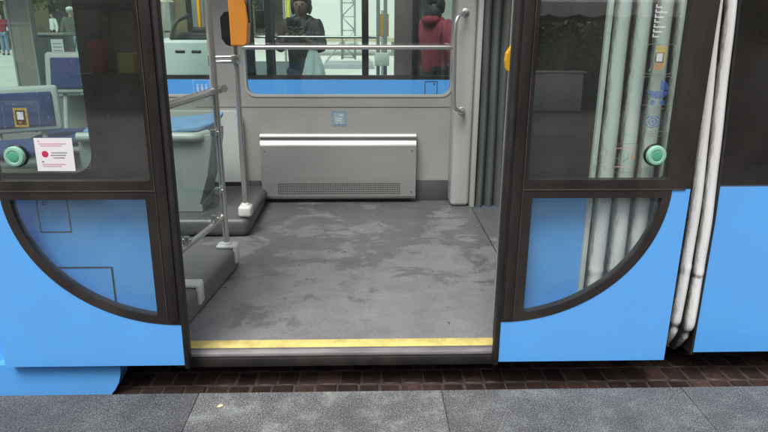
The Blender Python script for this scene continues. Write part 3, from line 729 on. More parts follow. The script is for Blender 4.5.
# window sticker with little figures, left window
mb = MB(); outline2(mb, rrect(-1.215, -1.098, .832, .928, .004, 2), .003, FY + .02, 0)
for k in range(3):
    x_ = -1.190 + k * .030; rect2(mb, x_, x_ + .014, .848, .882, FY + .02, 0); mb.add([(a, FY + .02, b) for a, b in circ(x_ + .007, .892, .007, 10)], [list(range(10))], 0)
mk('seating_pictogram', mb, ['p_white'], fw)
# blue sticker on the panel above the heater
mb = MB(); sx, sz, sy = -.190, .659, FY - .003
outline2(mb, rrect(sx - .054, sx + .054, sz - .054, sz + .054, .005, 2), .007, sy, 0)
rect2(mb, sx - .042, sx + .042, sz - .043, sz + .043, sy + .0005, 1)
rect2(mb, sx - .028, sx + .020, sz - .004, sz + .008, sy - .0005, 2); rect2(mb, sx - .004, sx + .030, sz + .018, sz + .030, sy - .0005, 2)
mb.add([(sx - .030, sy - .0005, sz - .008), (sx + .024, sy - .0005, sz - .008), (sx + .014, sy - .0005, sz - .020), (sx - .018, sy - .0005, sz - .020)], [[0, 1, 2, 3]], 2)
for q in (-.014, .012): mb.add([(a, sy - .0005, b) for a, b in circ(sx + q, sz - .031, .007, 10)], [list(range(10))], 2)
mk('pram_space_pictogram', mb, ['p_ltblue', surf('faded_blue_print', (.27, .37, .43), .5), surf('faded_white_print', (.50, .56, .58), .5)], fw)
for xa, xb in ((.372, .606), (-.86, -.772)):
    mb = MB(); mb.box(xa, xb, FY - .014, FY - .001, .05, .205, .004); mk('skirting', mb, 'skirt', tram)

# heater box
mb = MB(); HX0, HX1, HZ0, HZ1, HY = -.752, .360, .085, .560, FY - .085
prof = [(FY, HZ1), (HY + .036, HZ1), (HY + .024, HZ1 - .003), (HY + .014, HZ1 - .016), (HY + .012, HZ1 - .026), (HY + .022, HZ1 - .031), (HY + .024, HZ1 - .036), (HY + .022, HZ1 - .050), (HY + .004, HZ1 - .072), (HY, HZ1 - .082), (HY, HZ0 + .02), (HY + .012, HZ0), (FY, HZ0)]
n = len(prof); vs = [(HX0, *p) for p in prof] + [(HX1, *p) for p in prof]
mb.add(vs, [[i, i + 1, n + i + 1, n + i] for i in range(n - 1)] + [list(range(n)), list(range(n, 2 * n))])
ht = mk('heater', mb, 'heater', tram)
for e in (0,):
    ht.data.materials[0] = M['heater']
# perforated grille: plate with real holes over a dark back
mb = MB(); gx0, gx1, gz0, gz1 = -.640, .248, .120, .205
rect2(mb, gx0, gx1, gz0, gz1, HY - .0006, 1)
cw = .0125; nxh = int((gx1 - gx0) / cw); nzh = 6; ch = (gz1 - gz0) / nzh
for j in range(nzh):
    for i in range(nxh):
        cx = gx0 + (i + .5) * (gx1 - gx0) / nxh; cz = gz0 + (j + .5) * ch; hw = (gx1 - gx0) / nxh / 2
        sq = [(cx + a * hw, HY - .003, cz + b * ch / 2) for a, b in ((1, 0), (1, 1), (0, 1), (-1, 1), (-1, 0), (-1, -1), (0, -1), (1, -1))]
        hl = [(cx + .0048 * math.cos(math.pi / 4 * k), HY - .003, cz + .0048 * math.sin(math.pi / 4 * k)) for k in range(8)]
        mb.add(sq + hl, [[k, (k + 1) % 8, 8 + (k + 1) % 8, 8 + k] for k in range(8)], 0)
mk('grille', mb, ['heater', 'mesh_dark'], ht)
for x_, z_ in ((HX0 + .03, HZ0 + .05), (HX1 - .03, HZ0 + .05), (HX0 + .03, HZ1 - .12), (HX1 - .03, HZ1 - .12)):
    mb = MB(); mb.lathe((x_, HY + .001, z_), [(.007, 0), (.0065, .003), (.003, .004)], 'Y', 12); mk('screw', mb, 'steel', ht)

mb = MB(); mb.box(-3.6, 4.2, 3.95, FY + .06, 2.022, 2.06); mk('shade_ceiling', mb, 'wall_lt', tram)  # partial ceiling above the view, added to darken the back of the interior
# rail across the window, curved handrail, pillar
mb = MB(); mb.tube(fillet([(-.83, FY - .01, 1.156), (-.83, FY - .12, 1.156), (.585, FY - .12, 1.160), (.628, FY - .05, 1.160)], .03), .0155, 14); mk('window_rail', mb, 'tube', tram)
mb = MB(); mb.box(.606, .742, 4.325, FY + .05, .05, 2.02, .030, segs=4); pl = mk('pillar', mb, 'wall_lt', tram)
mb = MB(); mb.box(.742, .776, 4.292, FY + .02, .05, 2.02, .008); mk('pillar_flange', mb, 'wall_lt', pl)
mb = MB(); mb.tube(fillet([(.655, 4.33, 1.385), (.655, 4.27, 1.385), (.585, 4.215, 1.36), (.580, 4.205, 1.20), (.588, 4.205, .86), (.592, 4.215, .765), (.668, 4.27, .740), (.668, 4.33, .740)], .05), .0125, 12)
for z_ in (1.385, .740): mb.lathe((.66, 4.327, z_), [(.026, 0), (.026, .008), (.018, .012)], 'Y', 16)
mk('curved_handrail', mb, 'tube', tram)
# inner bellows curtain, hanging in folds on the far side and along the near side
def folds(x0, x1, n, y0, amp, z0, z1, rev=1):
    mb = MB(); per = 10; nx = n * per + 1; nz = 14; vs = []; fs = []
    ph = [random.uniform(-.3, .3) for _ in range(n + 1)]; am = [random.uniform(.7, 1.2) for _ in range(n + 1)]
    for j in range(nz + 1):
        z = z0 + (z1 - z0) * j / nz
        for i in range(nx):
            t = i / per; k = min(int(t), n - 1); q = t - k
            b = (math.sin(math.pi * q)) ** .7
            vs.append((x0 + (x1 - x0) * (t / n) + .006 * math.sin(3 * z + k), y0 - rev * amp * am[k] * b + .004 * math.sin(4 * z + 2 * k), z))
    for j in range(nz):
        for i in range(nx - 1): fs.append([j * nx + i, j * nx + i + 1, (j + 1) * nx + i + 1, (j + 1) * nx + i])
    mb.add(vs, fs, 0, True); return mb
mk('curtain', folds(.776, 1.40, 9, 4.36, .060, .052, 2.02), 'fold_dark', tram)
mk('curtain', folds(.776, 1.40, 9, 2.40, .045, .052, 2.02, -1), 'fold_dark', tram)
# interior of the next section (what the gangway opens onto)
mb = MB(); mb.box(1.41, 4.2, FY, FY + .06, .05, 2.02); mb.box(2.2, 2.25, 2.36, FY, .05, 1.9); mk('next_section_wall', mb, 'wall', tram)

# raised plinths, left
mb = MB(); mb.prism([[(-.690, 3.205), (-.800, 2.37), (-3.4, 2.37), (-3.4, 3.205)]], .05, .178, 0, 'XY')
bmv = MB(); p1 = mk('seat_plinth', mb, 'plinth', tram)
bvl = p1.modifiers.new('edge', 'BEVEL'); bvl.width = .022; bvl.segments = 4; bvl.limit_method = 'ANGLE'
mb = MB(); mb.box(-3.4, -.722, 3.68, FY - .002, .05, .172, .045, segs=5); mk('seat_plinth', mb, 'plinth_wet', tram)
# poles with white feet
def pole(x, y, z0, z1, foot, dx=0.0):
    mb = MB(); mb.tube([(x, y, z0 + .02), (x, y, z1)], .0165, 16); p = mk('pole', mb, 'tube', tram)
    mb = MB()
    if foot == 'post':
        mb.box(x - .040, x + .042, y - .048, y + .042, z0, z0 + .070, .018, segs=4); mb.lathe((x, y, z0 + .062), [(.028, 0), (.028, .012), (.020, .022)], 'Z', 18)
    else:
        mb.box(x - .050, x + .058 + dx, y - .036, y + .036, z0, z0 + .020, .009, segs=3)
        mb.box(x + .036 + dx, x + .060 + dx, y - .036, y + .036, z0 - .085, z0 + .016, .010, segs=3)
        mb.lathe((x, y, z0 + .014), [(.030, 0), (.028, .012), (.020, .018)], 'Z', 18)
    mk('pole_foot', mb, 'white_pl', p); return p
pole(-.745, 3.165, .178, 2.0, 'flap')
pole(-.748, 3.745, .172, 2.0, 'post')
pole(-.868, 2.66, .178, 2.0, 'flap', .056)
# bracket between pole and wall
mb = MB(); mb.tube([(-.748, 3.745, 1.130), (-.88, 3.75, 1.126)], .012, 10); mb.tube([(-.748, 3.745, 1.105), (-.88, 3.75, 1.101)], .010, 10)
mb.box(-.772, -.724, 3.715, 3.775, 1.09, 1.145, .008); mb.box(-.905, -.875, 3.72, 3.78, 1.08, 1.15, .006); mk('pole_bracket', mb, 'tube', tram)
# glass wind screen between the two plinth poles
S0, S1 = V((-.752, 3.165, 0)), V((-.868, 2.46, 0))
at_ = lambda t, z, off=0: V((S0.x + (S1.x - S0.x) * t + off, S0.y + (S1.y - S0.y) * t, z))
mb = MB(); mb.add([at_(.03, .385), at_(1, .385), at_(1, 1.0), at_(.03, 1.0)], [[0, 1, 2, 3]]); scr = mk('glass_screen', mb, 'glass_screen', tram)
mb = MB(); mb.tube(fillet([at_(0, .42), at_(0, .345), at_(1.05, .345)], .03), .0145, 12); mk('bottom_tube', mb, 'tube', scr)
mb = MB(); mb.tube(fillet([at_(-.03, 1.01, .045), at_(-.075, 1.005, .02), at_(.06, .995, -.012), at_(1.1, .99, -.01)], .05), .019, 14); mk('hand_rail', mb, 'tube', scr)
for t, z in ((.05, .80), (.05, .50), (.16, .375), (.62, .375), (.72, .40)):
    mb = MB(); c = at_(t, z)
    mb.box(c.x - .016, c.x + .016, c.y - .014, c.y + .014, c.z - .018, c.z + .018, .006); mb.tube([c, c + V((.024, 0, 0))], .009, 10); mk('clamp', mb, ['tube'], scr)
# ticket validator on the second pole
mb = MB(); 
oc = [(-.744, 1.195), (-.664, 1.195), (-.652, 1.215), (-.640, 1.33), (-.646, 1.40), (-.664, 1.47), (-.690, 1.56), (-.744, 1.56)]
mb.prism([oc], 3.60, 3.70)
vd = mk('ticket_validator', mb, 'orange', tram)
bv = vd.modifiers.new('edge', 'BEVEL'); bv.width = .010; bv.segments = 3; bv.limit_method = 'ANGLE'
mb = MB(); mb.prism([[(-.746, 1.195), (-.770, 1.205), (-.790, 1.235), (-.792, 1.345), (-.768, 1.375), (-.746, 1.378)]], 3.605, 3.69); mk('side_module', mb, 'blackpl', vd)
mb = MB(); mb.box(-.6445, -.636, 3.61, 3.69, 1.32, 1.44, .003); mk('ticket_slot', mb, 'blackpl', vd)
mb = MB(); mb.box(-.80, -.786, 3.16, 3.18, 1.30, 1.5, .004); mk('grab_strap', mb, 'yellow_pl', tram)
# yellow hand grip on the pole by the right door post
mb = MB(); mb.tube([(.568, 2.50, .06), (.568, 2.50, 2.0)], .011, 12); pg = mk('pole', mb, 'tube', tram)
mb = MB(); mb.prism([[(.582, 1.262), (.566, 1.262), (.552, 1.245), (.538, 1.222), (.535, 1.195), (.540, 1.165), (.552, 1.150), (.582, 1.146)]], 2.455, 2.487)
gp = mk('hand_grip', mb, 'yellow_pl', pg); bv = gp.modifiers.new('edge', 'BEVEL'); bv.width = .006; bv.segments = 3; bv.limit_method = 'ANGLE'
mb = MB(); mb.tube(fillet([(.572, 2.46, 1.15), (.570, 2.45, .95), (.562, 2.45, .55), (.568, 2.49, .45)], .1), .009, 10); mk('grip_tube', mb, 'tube', pg)

# seats
def seat_at(loc, rz, pad, dz=0.0):
    e = bpy.data.objects.new('seat', None); col.objects.link(e); e.parent = tram; e.location = V(loc) - V(TRAM0); e.rotation_euler = (0, 0, rz); ORG[e] = V((0, 0, 0))
    # built facing -Y
    mb = MB()
    mb.box(-.225, .225, -.22, .20, -.075, -.012, .03, segs=4)
    mb.box(-.16, .16, -.14, .20, -.42, -.07, .04, segs=4)
    for x_ in (-.12, .12): mb.tube([(x_, .19, -.05), (x_, .25 + dz * .24, .15 + dz)], .016, 8)
    mk('seat_shell', mb, 'shell', e)
    mb = MB(); mb.box(-.195, .195, -.235, .16, -.012, .032, .018, segs=3); mk('cushion', mb, pad, e)
    tilt = lambda p: (p.x, p.y + .20 + (p.z + dz) * .24, p.z + .06 + dz)
    mb = MB(); mb.box(-.230, .230, -.022, .024, .0, .27, .022, segs=4); mb.mapv(tilt); bk = mk('backrest', mb, 'shell', e)
    mb = MB(); mb.box(-.190, .190, -.034, -.012, .035, .235, .010, segs=3); mb.mapv(tilt); mk('pad', mb, pad, bk)
    return e
seat_at((-1.905, 4.12, .60), R(4), 'seatblue', .19)
seat_at((-1.99, 3.66, .615), R(28), 'seatblue')
# seat beside the aisle: pale pedestal, light blue pad seen from its side
mb = MB()
ped = [(-1.75, .172), (-1.030, .172), (-1.035, .215), (-1.045, .222), (-.985, .40), (-.945, .60), (-.940, .665), (-1.75, .665)]
mb.prism([ped], 3.82, 4.16); se = mk('seat', mb, 'pedestal', tram); bv = se.modifiers.new('edge', 'BEVEL'); bv.width = .018; bv.segments = 4; bv.limit_method = 'ANGLE'
mb = MB(); mb.prism([[(-1.72, 3.835), (-1.16, 3.835), (-1.02, 3.87), (-.935, 3.97), (-.93, 4.14), (-1.10, 4.10), (-1.72, 3.98)]], .664, .690, 0, 'XY')
mb.mapv(lambda p: (p.x, p.y, p.z + max(0, p.y - 3.86) * .18 + max(0, p.x + 1.25) * .06)); cu = mk('cushion', mb, 'seatblue_lt', se); bv = cu.modifiers.new('edge', 'BEVEL'); bv.width = .010; bv.segments = 3; bv.limit_method = 'ANGLE'
mb = MB(); mb.tube(fillet([(-1.74, 3.80, .655), (-1.02, 3.80, .655), (-.985, 3.90, .655)], .04), .028, 14); mk('seat_lip', mb, 'shell', se)
# pale wall cover with rounded shoulder beside the left window
mb = MB()
cov = [(-1.9, .205), (-.880, .205), (-.880, .66)] + [(-.940 + .06 * math.cos(t), .66 + .06 * math.sin(t)) for t in [math.pi / 2 * k / 6 for k in range(1, 7)]] + [(-1.9, .72)]
mb.prism([cov], FY - .05, FY - .002); wc = mk('wall_cover', mb, 'shell', tram); bv = wc.modifiers.new('edge', 'BEVEL'); bv.width = .015; bv.segments = 3; bv.limit_method = 'ANGLE'

# ------------------------------------------------------------------ the opposite tram
OY, OT = 6.20, 1.95
opp = thing('tram', 'second blue tram on the far track, seen through the open tram windows', 'tram', (0, OY, -.12), world=True)
mb = MB(); mb.prism([[(-2.05, .02), (6, .02), (6, .775), (-2.05, .775), (-2.30, .70), (-2.42, .45), (-2.40, .1)]], OY, OY + .06); ob = mk('body_panel', mb, 'blue', opp)
mb = MB(); outline2(mb, [(.575, .762), (.700, .762), (.700, .60), (.575, .60)], .006, OY - .003, 0); ring2(mb, .665, .735, .009, .004, OY - .003, 0); mk('hatch', mb, 'rubber', ob)
mb = MB(); mb.box(-2.0, 6, OY + .062, OY + .085, .0, .776); mk('bounce_lining', mb, 'opp_grey', opp)  # grey sheet added to stop blue light bouncing off the panel's inner face
mb = MB(); mb.box(-2.05, 6, OY - .002, OY + .05, .778, .815); mk('window_seal', mb, 'rubber', opp)
def opost(x0, x1, mat, y0=OY, y1=OY + .05, z0=.815, z1=OT, nm='window_post'):
    mb = MB(); mb.box(x0, x1, y0, y1, z0, z1, .004); return mk(nm, mb, mat, opp)
for x0, x1, mt in ((-1.155, -1.06, 'opp_dark'), (-.95, -.865, 'opp_dark'), (-.035, .03, 'opp_dark'), (.275, .445, 'opp_grey'), (.445, .505, 'opp_dark'), (1.7, 1.85, 'opp_dark')):
    opost(x0, x1, mt)
mb = MB(); mb.sheet([(-2.0, .815), (6, .815), (6, OT), (-1.75, OT)], OY + .03); mk('window_pane', mb, 'glass_opp', opp)
mb = MB(); mb.tube([(-1.06, OY + .12, 1.168), (.11, OY + .12, 1.168)], .012, 10); mk('grab_rail', mb, 'tube', opp)
# inside: posts, a box, cab desk with two dark slots
for x0, x1, y0, mt in ((-1.06, -.97, 6.9, 'opp_mid'), (-.86, -.80, 7.6, 'opp_mid'), (.12, .16, 7.2, 'opp_mid'), (.20, .24, 7.2, 'opp_mid')):
    opost(x0, x1, mt, y0, y0 + .06, .0, OT, 'post')
mb = MB(); mb.box(-1.10, -.97, 6.62, 6.80, 1.24, 1.42, .01); mk('control_box', mb, 'blackpl', opp)
mb = MB(); mb.box(.10, .26, 7.1, 7.14, .84, .98, .006); mk('notice_board', mb, 'opp_white', opp)
mb = MB(); mb.tube([(.36, OY + .25, 1.8), (.50, OY + .25, 1.26)], .03, 8); mk('wiper_arm', mb, 'opp_dark', opp)
mb = MB(); mb.box(-2.35, -1.43, 6.50, 7.0, .30, 1.125, .03, segs=3); ck = mk('cab_desk', mb, 'opp_white', opp)
for cx in (-1.845, -1.685):
    mb = MB(); mb.box(cx - .052, cx + .052, 6.495, 6.52, 1.000, 1.036, .014, segs=3); mk('slot', mb, 'blackpl', ck)
mb = MB(); mb.box(-2.0, -1.55, 6.7, 6.98, 1.126, 1.20, .03); mb.box(-1.78, -1.62, 6.72, 6.9, 1.18, 1.25, .03); mb.tube(fillet([(-1.95, 6.6, 1.13), (-1.9, 6.6, 1.30), (-1.78, 6.7, 1.36)], .08), .02, 8); mk('cab_controls', mb, 'opp_dark', ck)
opost(-1.93, -1.80, 'opp_mid', 7.4, 7.46, .8, OT, 'post')
opost(-1.42, -1.30, 'opp_grey', 7.0, 7.06, .0, OT, 'post')
mb = MB(); mb.box(-2.3, -.9, 8.72, 8.78, .0, .78); mb.box(.42, 6, 8.72, 8.78, .0, .80); mk('far_side_panel', mb, 'opp_mid', opp)
mb = MB(); mb.box(-2.3, 6, 6.28, 8.78, -.115, -.078); mk('floor', mb, 'opp_grey', opp)

# ------------------------------------------------------------------ people
def skin_mesh(nodes, edges, sub=2):
    """nodes: name -> (pos, radius or (rx, ry)); grows one smooth limb surface over the bones"""
    names = list(nodes); me = bpy.data.meshes.new('bones')
    me.from_pydata([V(nodes[n][0]) for n in names], [(names.index(a), names.index(b)) for a, b in edges], [])
    o = bpy.data.objects.new('bones', me); col.objects.link(o)
    sk = o.modifiers.new('skin', 'SKIN'); sk.use_smooth_shade = True
    for i, n in enumerate(names):
        r = nodes[n][1]; d_ = me.skin_vertices[0].data[i]
        d_.radius = r if isinstance(r, tuple) else (r, r); d_.use_root = (i == 0)
    ss = o.modifiers.new('sub', 'SUBSURF'); ss.levels = sub; ss.render_levels = sub
    dg = bpy.context.evaluated_depsgraph_get(); dg.update()
    ev = o.evaluated_get(dg); m2 = bpy.data.meshes.new_from_object(ev)
    mb = MB(); mb.add([v.co.copy() for v in m2.vertices], [list(p.vertices) for p in m2.polygons], 0, True)
    bpy.data.objects.remove(o); bpy.data.meshes.remove(me); bpy.data.meshes.remove(m2)
    return mb
def join(a, b, mi=0):
    o = len(a.v); a.v += b.v; a.f += [[i + o for i in f] for f in b.f]; a.mi += [mi] * len(b.f); a.sm += b.sm; a.tone += b.tone; return a
def person(label, loc, rotz, H, arms, legs, looks, group=None, head_turn=0.0):
    """faces -Y at rotz 0. arms: two (elbow, wrist, finger direction); legs: two (knee, ankle) ; sizes for a body of height 1"""
    t = thing('person', label, 'person', loc, rotz, group)
    S = lambda p: V(p) * H
    sh = [V((-.105, .0, .815)), V((.105, .0, .815))]; hip = [V((-.05, 0, .51)), V((.05, 0, .51))]
    nodes = {'pelvis': (S((0, 0, .52)), (.075 * H, .055 * H)), 'waist': (S((0, 0, .62)), (.068 * H, .05 * H)), 'chest': (S((0, -.004, .74)), (.085 * H, .058 * H)),
             'neck0': (S((0, .004, .825)), .038 * H), 'neck': (S((0, -.002, .865)), .030 * H)}
    hd = lambda p: S(Matrix.Rotation(head_turn, 3, 'Z') @ V(p))
    nodes.update({'head0': (hd((0, -.010, .898)), (.043 * H, .046 * H)), 'head': (hd((0, -.006, .935)), (.053 * H, .061 * H)), 'head1': (hd((0, .002, .972)), (.040 * H, .046 * H)),
                  })
    edges = [('pelvis', 'waist'), ('waist', 'chest'), ('chest', 'neck0'), ('neck0', 'neck'), ('neck', 'head0'), ('head0', 'head'), ('head', 'head1')]
    for i in (0, 1):
        el, wr, fd = arms[i]; kn, an = legs[i]; k = str(i); an = V(an)
        nodes.update({'sh' + k: (S(sh[i]), .033 * H), 'el' + k: (S(el), .024 * H), 'wr' + k: (S(wr), .0165 * H), 'pa' + k: (S(V(wr) + V(fd).normalized() * .045), (.020 * H, .014 * H))})
        edges += [('chest', 'sh' + k), ('sh' + k, 'el' + k), ('el' + k, 'wr' + k), ('wr' + k, 'pa' + k)]
        nodes.update({'hip' + k: (S(hip[i]), .048 * H), 'kn' + k: (S(kn), .034 * H), 'an' + k: (S(an), .022 * H), 'to' + k: (S(an + V((0, -.07, -.022))), .016 * H)})
        edges += [('pelvis', 'hip' + k), ('hip' + k, 'kn' + k), ('kn' + k, 'an' + k), ('an' + k, 'to' + k)]
    body = skin_mesh(nodes, edges)
    # fingers and thumb, rooted inside each palm
    for i in (0, 1):
        el, wr, fd = arms[i]; fd = V(fd).normalized(); wr = V(wr)
        side = fd.cross(V((0, 0, 1)) if abs(fd.z) < .8 else V((0, 1, 0))).normalized(); nrm = side.cross(fd).normalized()
        inward = -1 if (side.x > 0) == (wr.x > 0) else 1
        for k, (ln, q) in enumerate(((.040, -1.5), (.046, -.5), (.043, .5), (.034, 1.5))):
            b0 = wr + fd * .05 + side * (q * .0098); c1 = b0 + fd * ln * .55 + nrm * .004; c2 = c1 + fd * ln * .32 - nrm * .014
            join(body, skin_mesh({'a': (S(b0), .0062 * H), 'b': (S(c1), .0055 * H), 'c': (S(c2), .0046 * H)}, [('a', 'b'), ('b', 'c')], 1))
        b0 = wr + fd * .022 + side * (.014 * inward); c1 = b0 + fd * .022 + side * (.016 * inward); c2 = c1 + fd * .020 + side * (.004 * inward)
        join(body, skin_mesh({'a': (S(b0), .0068 * H), 'b': (S(c1), .0062 * H), 'c': (S(c2), .005 * H)}, [('a', 'b'), ('b', 'c')], 1))
    # nose and ears belong to the body surface
    for pr in (((0, -.0605, .928), (.006, .009, .013)), ((-.050, .002, .930), (.006, .012, .017)), ((.050, .002, .930), (.006, .012, .017))):
        bb = MB().ball(hd(pr[0]), tuple(x * H for x in pr[1]), 10); join(body, bb)
    bo = mk('body', body, looks['skin'], t, weld=False)
    for sx_ in (-1, 1):
        mb = MB(); mb.ball(hd((sx_ * .019, -.0565, .942)), (.0075 * H, .003 * H, .0035 * H), 10); mk('eye', mb, 'hair', t)
    mb = MB(); mb.ball(hd((0, -.0585, .906)), (.013 * H, .003 * H, .0025 * H), 10); mk('mouth', mb, 'lips', t)
    # hair
    mb = MB(); rt = Matrix.Rotation(head_turn, 3, 'Z')
    if looks.get('cap'):
        mb.ball(hd((0, .002, .968)), (.058 * H, .066 * H, .036 * H), 14, 0, rt); mb.box(-.045 * H, .045 * H, -.105 * H, -.04 * H, .960 * H, .968 * H, .003); mk('cap', mb, 'white_cl', t)
        mb = MB(); mb.ball(hd((0, .024, .940)), (.050 * H, .044 * H, .036 * H), 12, 0, rt); mk('hair', mb, looks['hair'], t)
    else:
        mb.ball(hd((0, .012, .958)), (.058 * H, .062 * H, .044 * H), 16, 0, rt); mb.ball(hd((0, .028, .925)), (.052 * H, .040 * H, .05 * H), 14, 0, rt); 
        for sx_ in (-1, 1): mb.ball(hd((sx_ * .050, .008, .930)), (.016 * H, .040 * H, .048 * H), 12, 0, rt)
        mb.ball(hd((0, -.040, .982)), (.046 * H, .024 * H, .018 * H), 12, 0, rt)
        if looks.get('bob'): mb.ball(hd((0, .030, .880)), (.066 * H, .050 * H, .085 * H), 16, 0, rt)
        jit = random.Random(3); mb.mapv(lambda p: p + V((jit.uniform(-1, 1), jit.uniform(-1, 1), jit.uniform(-1, 1))) * .0035 * H)
        mk('hair', mb, looks['hair'], t)
    # clothes: a jacket over trunk and arms, trousers or a long skirt over the legs, shoes
    g = .011
    jn = {'pelvis': (S((0, .0, .47 if not looks.get('long') else .26)), ((.094 + g) * H, (.074 + g) * H)), 'hips': (S((0, .0, .52)), ((.086 + g) * H, (.068 + g) * H)), 'waist': (S((0, 0, .60)), ((.078 + g) * H, (.062 + g) * H)), 'chest': (S((0, -.004, .735)), ((.088 + g) * H, (.064 + g) * H)), 'neck0': (S((0, .006, .82)), (.050 * H, .045 * H)), 'col': (S((0, .006, .858)), (.042 * H, .042 * H))}
    je = [('pelvis', 'hips'), ('hips', 'waist'), ('waist', 'chest'), ('chest', 'neck0'), ('neck0', 'col')]
    for i in (0, 1):
        el, wr, fd = arms[i]; k = str(i)
        jn.update({'sh' + k: (S(sh[i]), .050 * H), 'el' + k: (S(el), .038 * H), 'wr' + k: (S(V(el).lerp(V(wr), .9)), .027 * H)})
        je += [('chest', 'sh' + k), ('sh' + k, 'el' + k), ('el' + k, 'wr' + k)]
    from mathutils import noise as nz_
    jm = skin_mesh(jn, je, 3); jm.mapv(lambda p: p + V((p.x, p.y, 0)).normalized() * .012 * H * nz_.noise(V((p.x * 16, p.y * 16, p.z * 5))) + V((0, 0, .006 * H * nz_.noise(p * 14))))
    mk('jacket', jm, looks['jacket'], t, weld=False)
    if looks.get('hood'):
        mb = MB(); mb.ball(S((0, .045, .845)), (.075 * H, .045 * H, .040 * H), 14); mb.tube([S((-.06, .02, .85)), S((-.045, -.03, .83)), S((-.015, -.06, .79))], .02 * H, 8); mb.tube([S((.06, .02, .85)), S((.045, -.03, .83)), S((.015, -.06, .79))], .02 * H, 8); mk('hood', mb, looks['jacket'], t)
    tn = {'pelvis': (S((0, 0, .52)), (.082 * H, .062 * H))}; te = []
    for i in (0, 1):
        kn, an = legs[i]; k = str(i); an = V(an)
        tn.update({'hip' + k: (S(hip[i]), .060 * H), 'kn' + k: (S(kn), .046 * H), 'an' + k: (S(V(kn).lerp(an, .93)), .038 * H)}); te += [('pelvis', 'hip' + k), ('hip' + k, 'kn' + k), ('kn' + k, 'an' + k)]
    mk('trousers', skin_mesh(tn, te), looks['trousers'], t, weld=False)
    for i in (0, 1):
        an = V(legs[i][1]); mb = MB(); mb.ball(S(an + V((0, -.03, -.017))), (.027 * H, .072 * H, .022 * H), 12)
        mk('shoe', mb, 'black_cloth', t)
    return t
STAND = [((-.052, -.004, .285), (-.052, .008, .040)), ((.052, -.004, .285), (.052, .008, .040))]
WALK = [((-.052, -.05, .29), (-.052, -.06, .040)), ((.052, -.01, .285), (.052, .10, .055))]
DOWN = [((-.165, .012, .64), (-.170, -.03, .49), (0, -.1, -1)), ((.165, .012, .64), (.170, -.03, .49), (0, -.1, -1))]
# woman or man holding a camera up before the face, carrier bag on the arm: stands in the opposite tram
PX, PY, PZ, PH = -.655, 6.75, -.085, 1.66
HOLD = [((-.128, -.060, .675), (-.066, -.165, .735), (.45, -.15, .85)), ((.130, -.060, .670), (.062, -.165, .730), (-.50, -.15, .85))]
person('person in a dark hooded jacket holding up a camera in the far tram', (PX, PY, PZ), R(-6), PH, HOLD, STAND,
       dict(skin='skin', hair='hair', jacket='jacket', trousers='skirt_cloth', hood=True, long=True))
rotp = Matrix.Rotation(R(-6), 3, 'Z')
cp = V((PX, PY, PZ)) + rotp @ (V((-.012, -.185, .812)) * PH)
mb = MB(); mb.box(-.075, .068, -.018, .018, -.044, .044, .008); mb.lathe((.012, -.014, 0), [(.026, 0), (.026, .022), (.021, .024), (.019, .018)], 'Y', 18); mb.box(-.045, -.02, -.010, .010, .034, .040, .002)
cam_t = mk('compact_camera', mb, 'tablet'); cam_t.location = cp; cam_t.rotation_euler = (R(-8), 0, R(-14)); tag(cam_t, 'small black camera held up in both hands below the face', 'camera')
# thin carrier bag hanging from the forearm
bp_ = V((PX, PY, PZ)) + rotp @ (V((.088, -.125, .715)) * PH)
mb = MB(); nz, na = 20, 36; vs = []; fs = []
for j in range(nz + 1):
    tt = j / nz; z = -.045 - .42 * tt
    wd = .030 + .085 * math.sin(min(1, tt * 1.25) * math.pi / 2) - .02 * max(0, tt - .8) * 5 * .6
    for i in range(na):
        a = 2 * math.pi * i / na; cr = 1 + .16 * math.sin(3 * a + 4 * tt) * (1 - tt * .5) + .09 * math.sin(7 * a + 2 * tt)
        vs.append((wd * cr * math.cos(a), wd * .5 * cr * math.sin(a), z + .012 * math.sin(2 * a + tt * 6)))
for j in range(nz):
    for i in range(na): fs.append([j * na + i, j * na + (i + 1) % na, (j + 1) * na + (i + 1) % na, (j + 1) * na + i])
fs.append(list(range(nz * na, nz * na + na)))
mb.add(vs, fs, 0, True)
cb = mk('carrier_bag', mb, 'bag'); cb.location = bp_ + V((0, 0, -.49)); tag(cb, 'thin pale carrier bag hanging from the forearm of the person with the camera', 'bag')
mb = MB()
for sx_ in (-1, 1): mb.tube(fillet([(sx_ * .025, 0, -.05), (sx_ * .03, -.004, -.015), (0, 0, .012)], .02), .006, 8)
mb.mapv(lambda p: p + V((0, 0, .49 - .0)))
hd_ = mk('handle', mb, 'bag'); hd_.parent = cb; hd_.location = (0, 0, hd_.location.z)
# person in red, seen from the side further along the opposite tram
person('person in a long red coat with dark hair standing near the window post', (.735, 6.85, -.075), R(128), 1.66, DOWN, STAND,
       dict(skin='skin', hair='hair', jacket='redcoat', trousers='black_cloth', long=True, hood=True, bob=True))
# people out on the square
person('pedestrian in a white cap, dark grey jacket and pale jeans walking away', (-7.95, 18, -.128), R(172), 1.72, DOWN, WALK,
       dict(skin='skin_lt', hair='hair_grey', jacket='grey_jacket', trousers='jeans', cap=True))
person('distant pedestrian in a cream shirt on the square', (-15.1, 27, -.128), R(30), 1.68, DOWN, WALK,
       dict(skin='skin_lt', hair='hair', jacket='cream', trousers='black_cloth'))
person('distant pedestrian in a white top beside the stone column', (-13.6, 29, -.128), R(-40), 1.62, DOWN, STAND,
       dict(skin='skin_lt', hair='hair', jacket='white_cl', trousers='black_cloth'))
person('distant pedestrian in a grey top left of the cream shirt on the square', (-16.3, 27.5, -.128), R(80), 1.70, DOWN, WALK,
       dict(skin='skin_lt', hair='hair', jacket='opp_mid', trousers='jeans'))
person('distant pedestrian in a red top among the people on the square', (-14.2, 26, -.128), R(10), 1.60, DOWN, STAND,
       dict(skin='skin_lt', hair='hair', jacket='redcoat', trousers='jeans'))
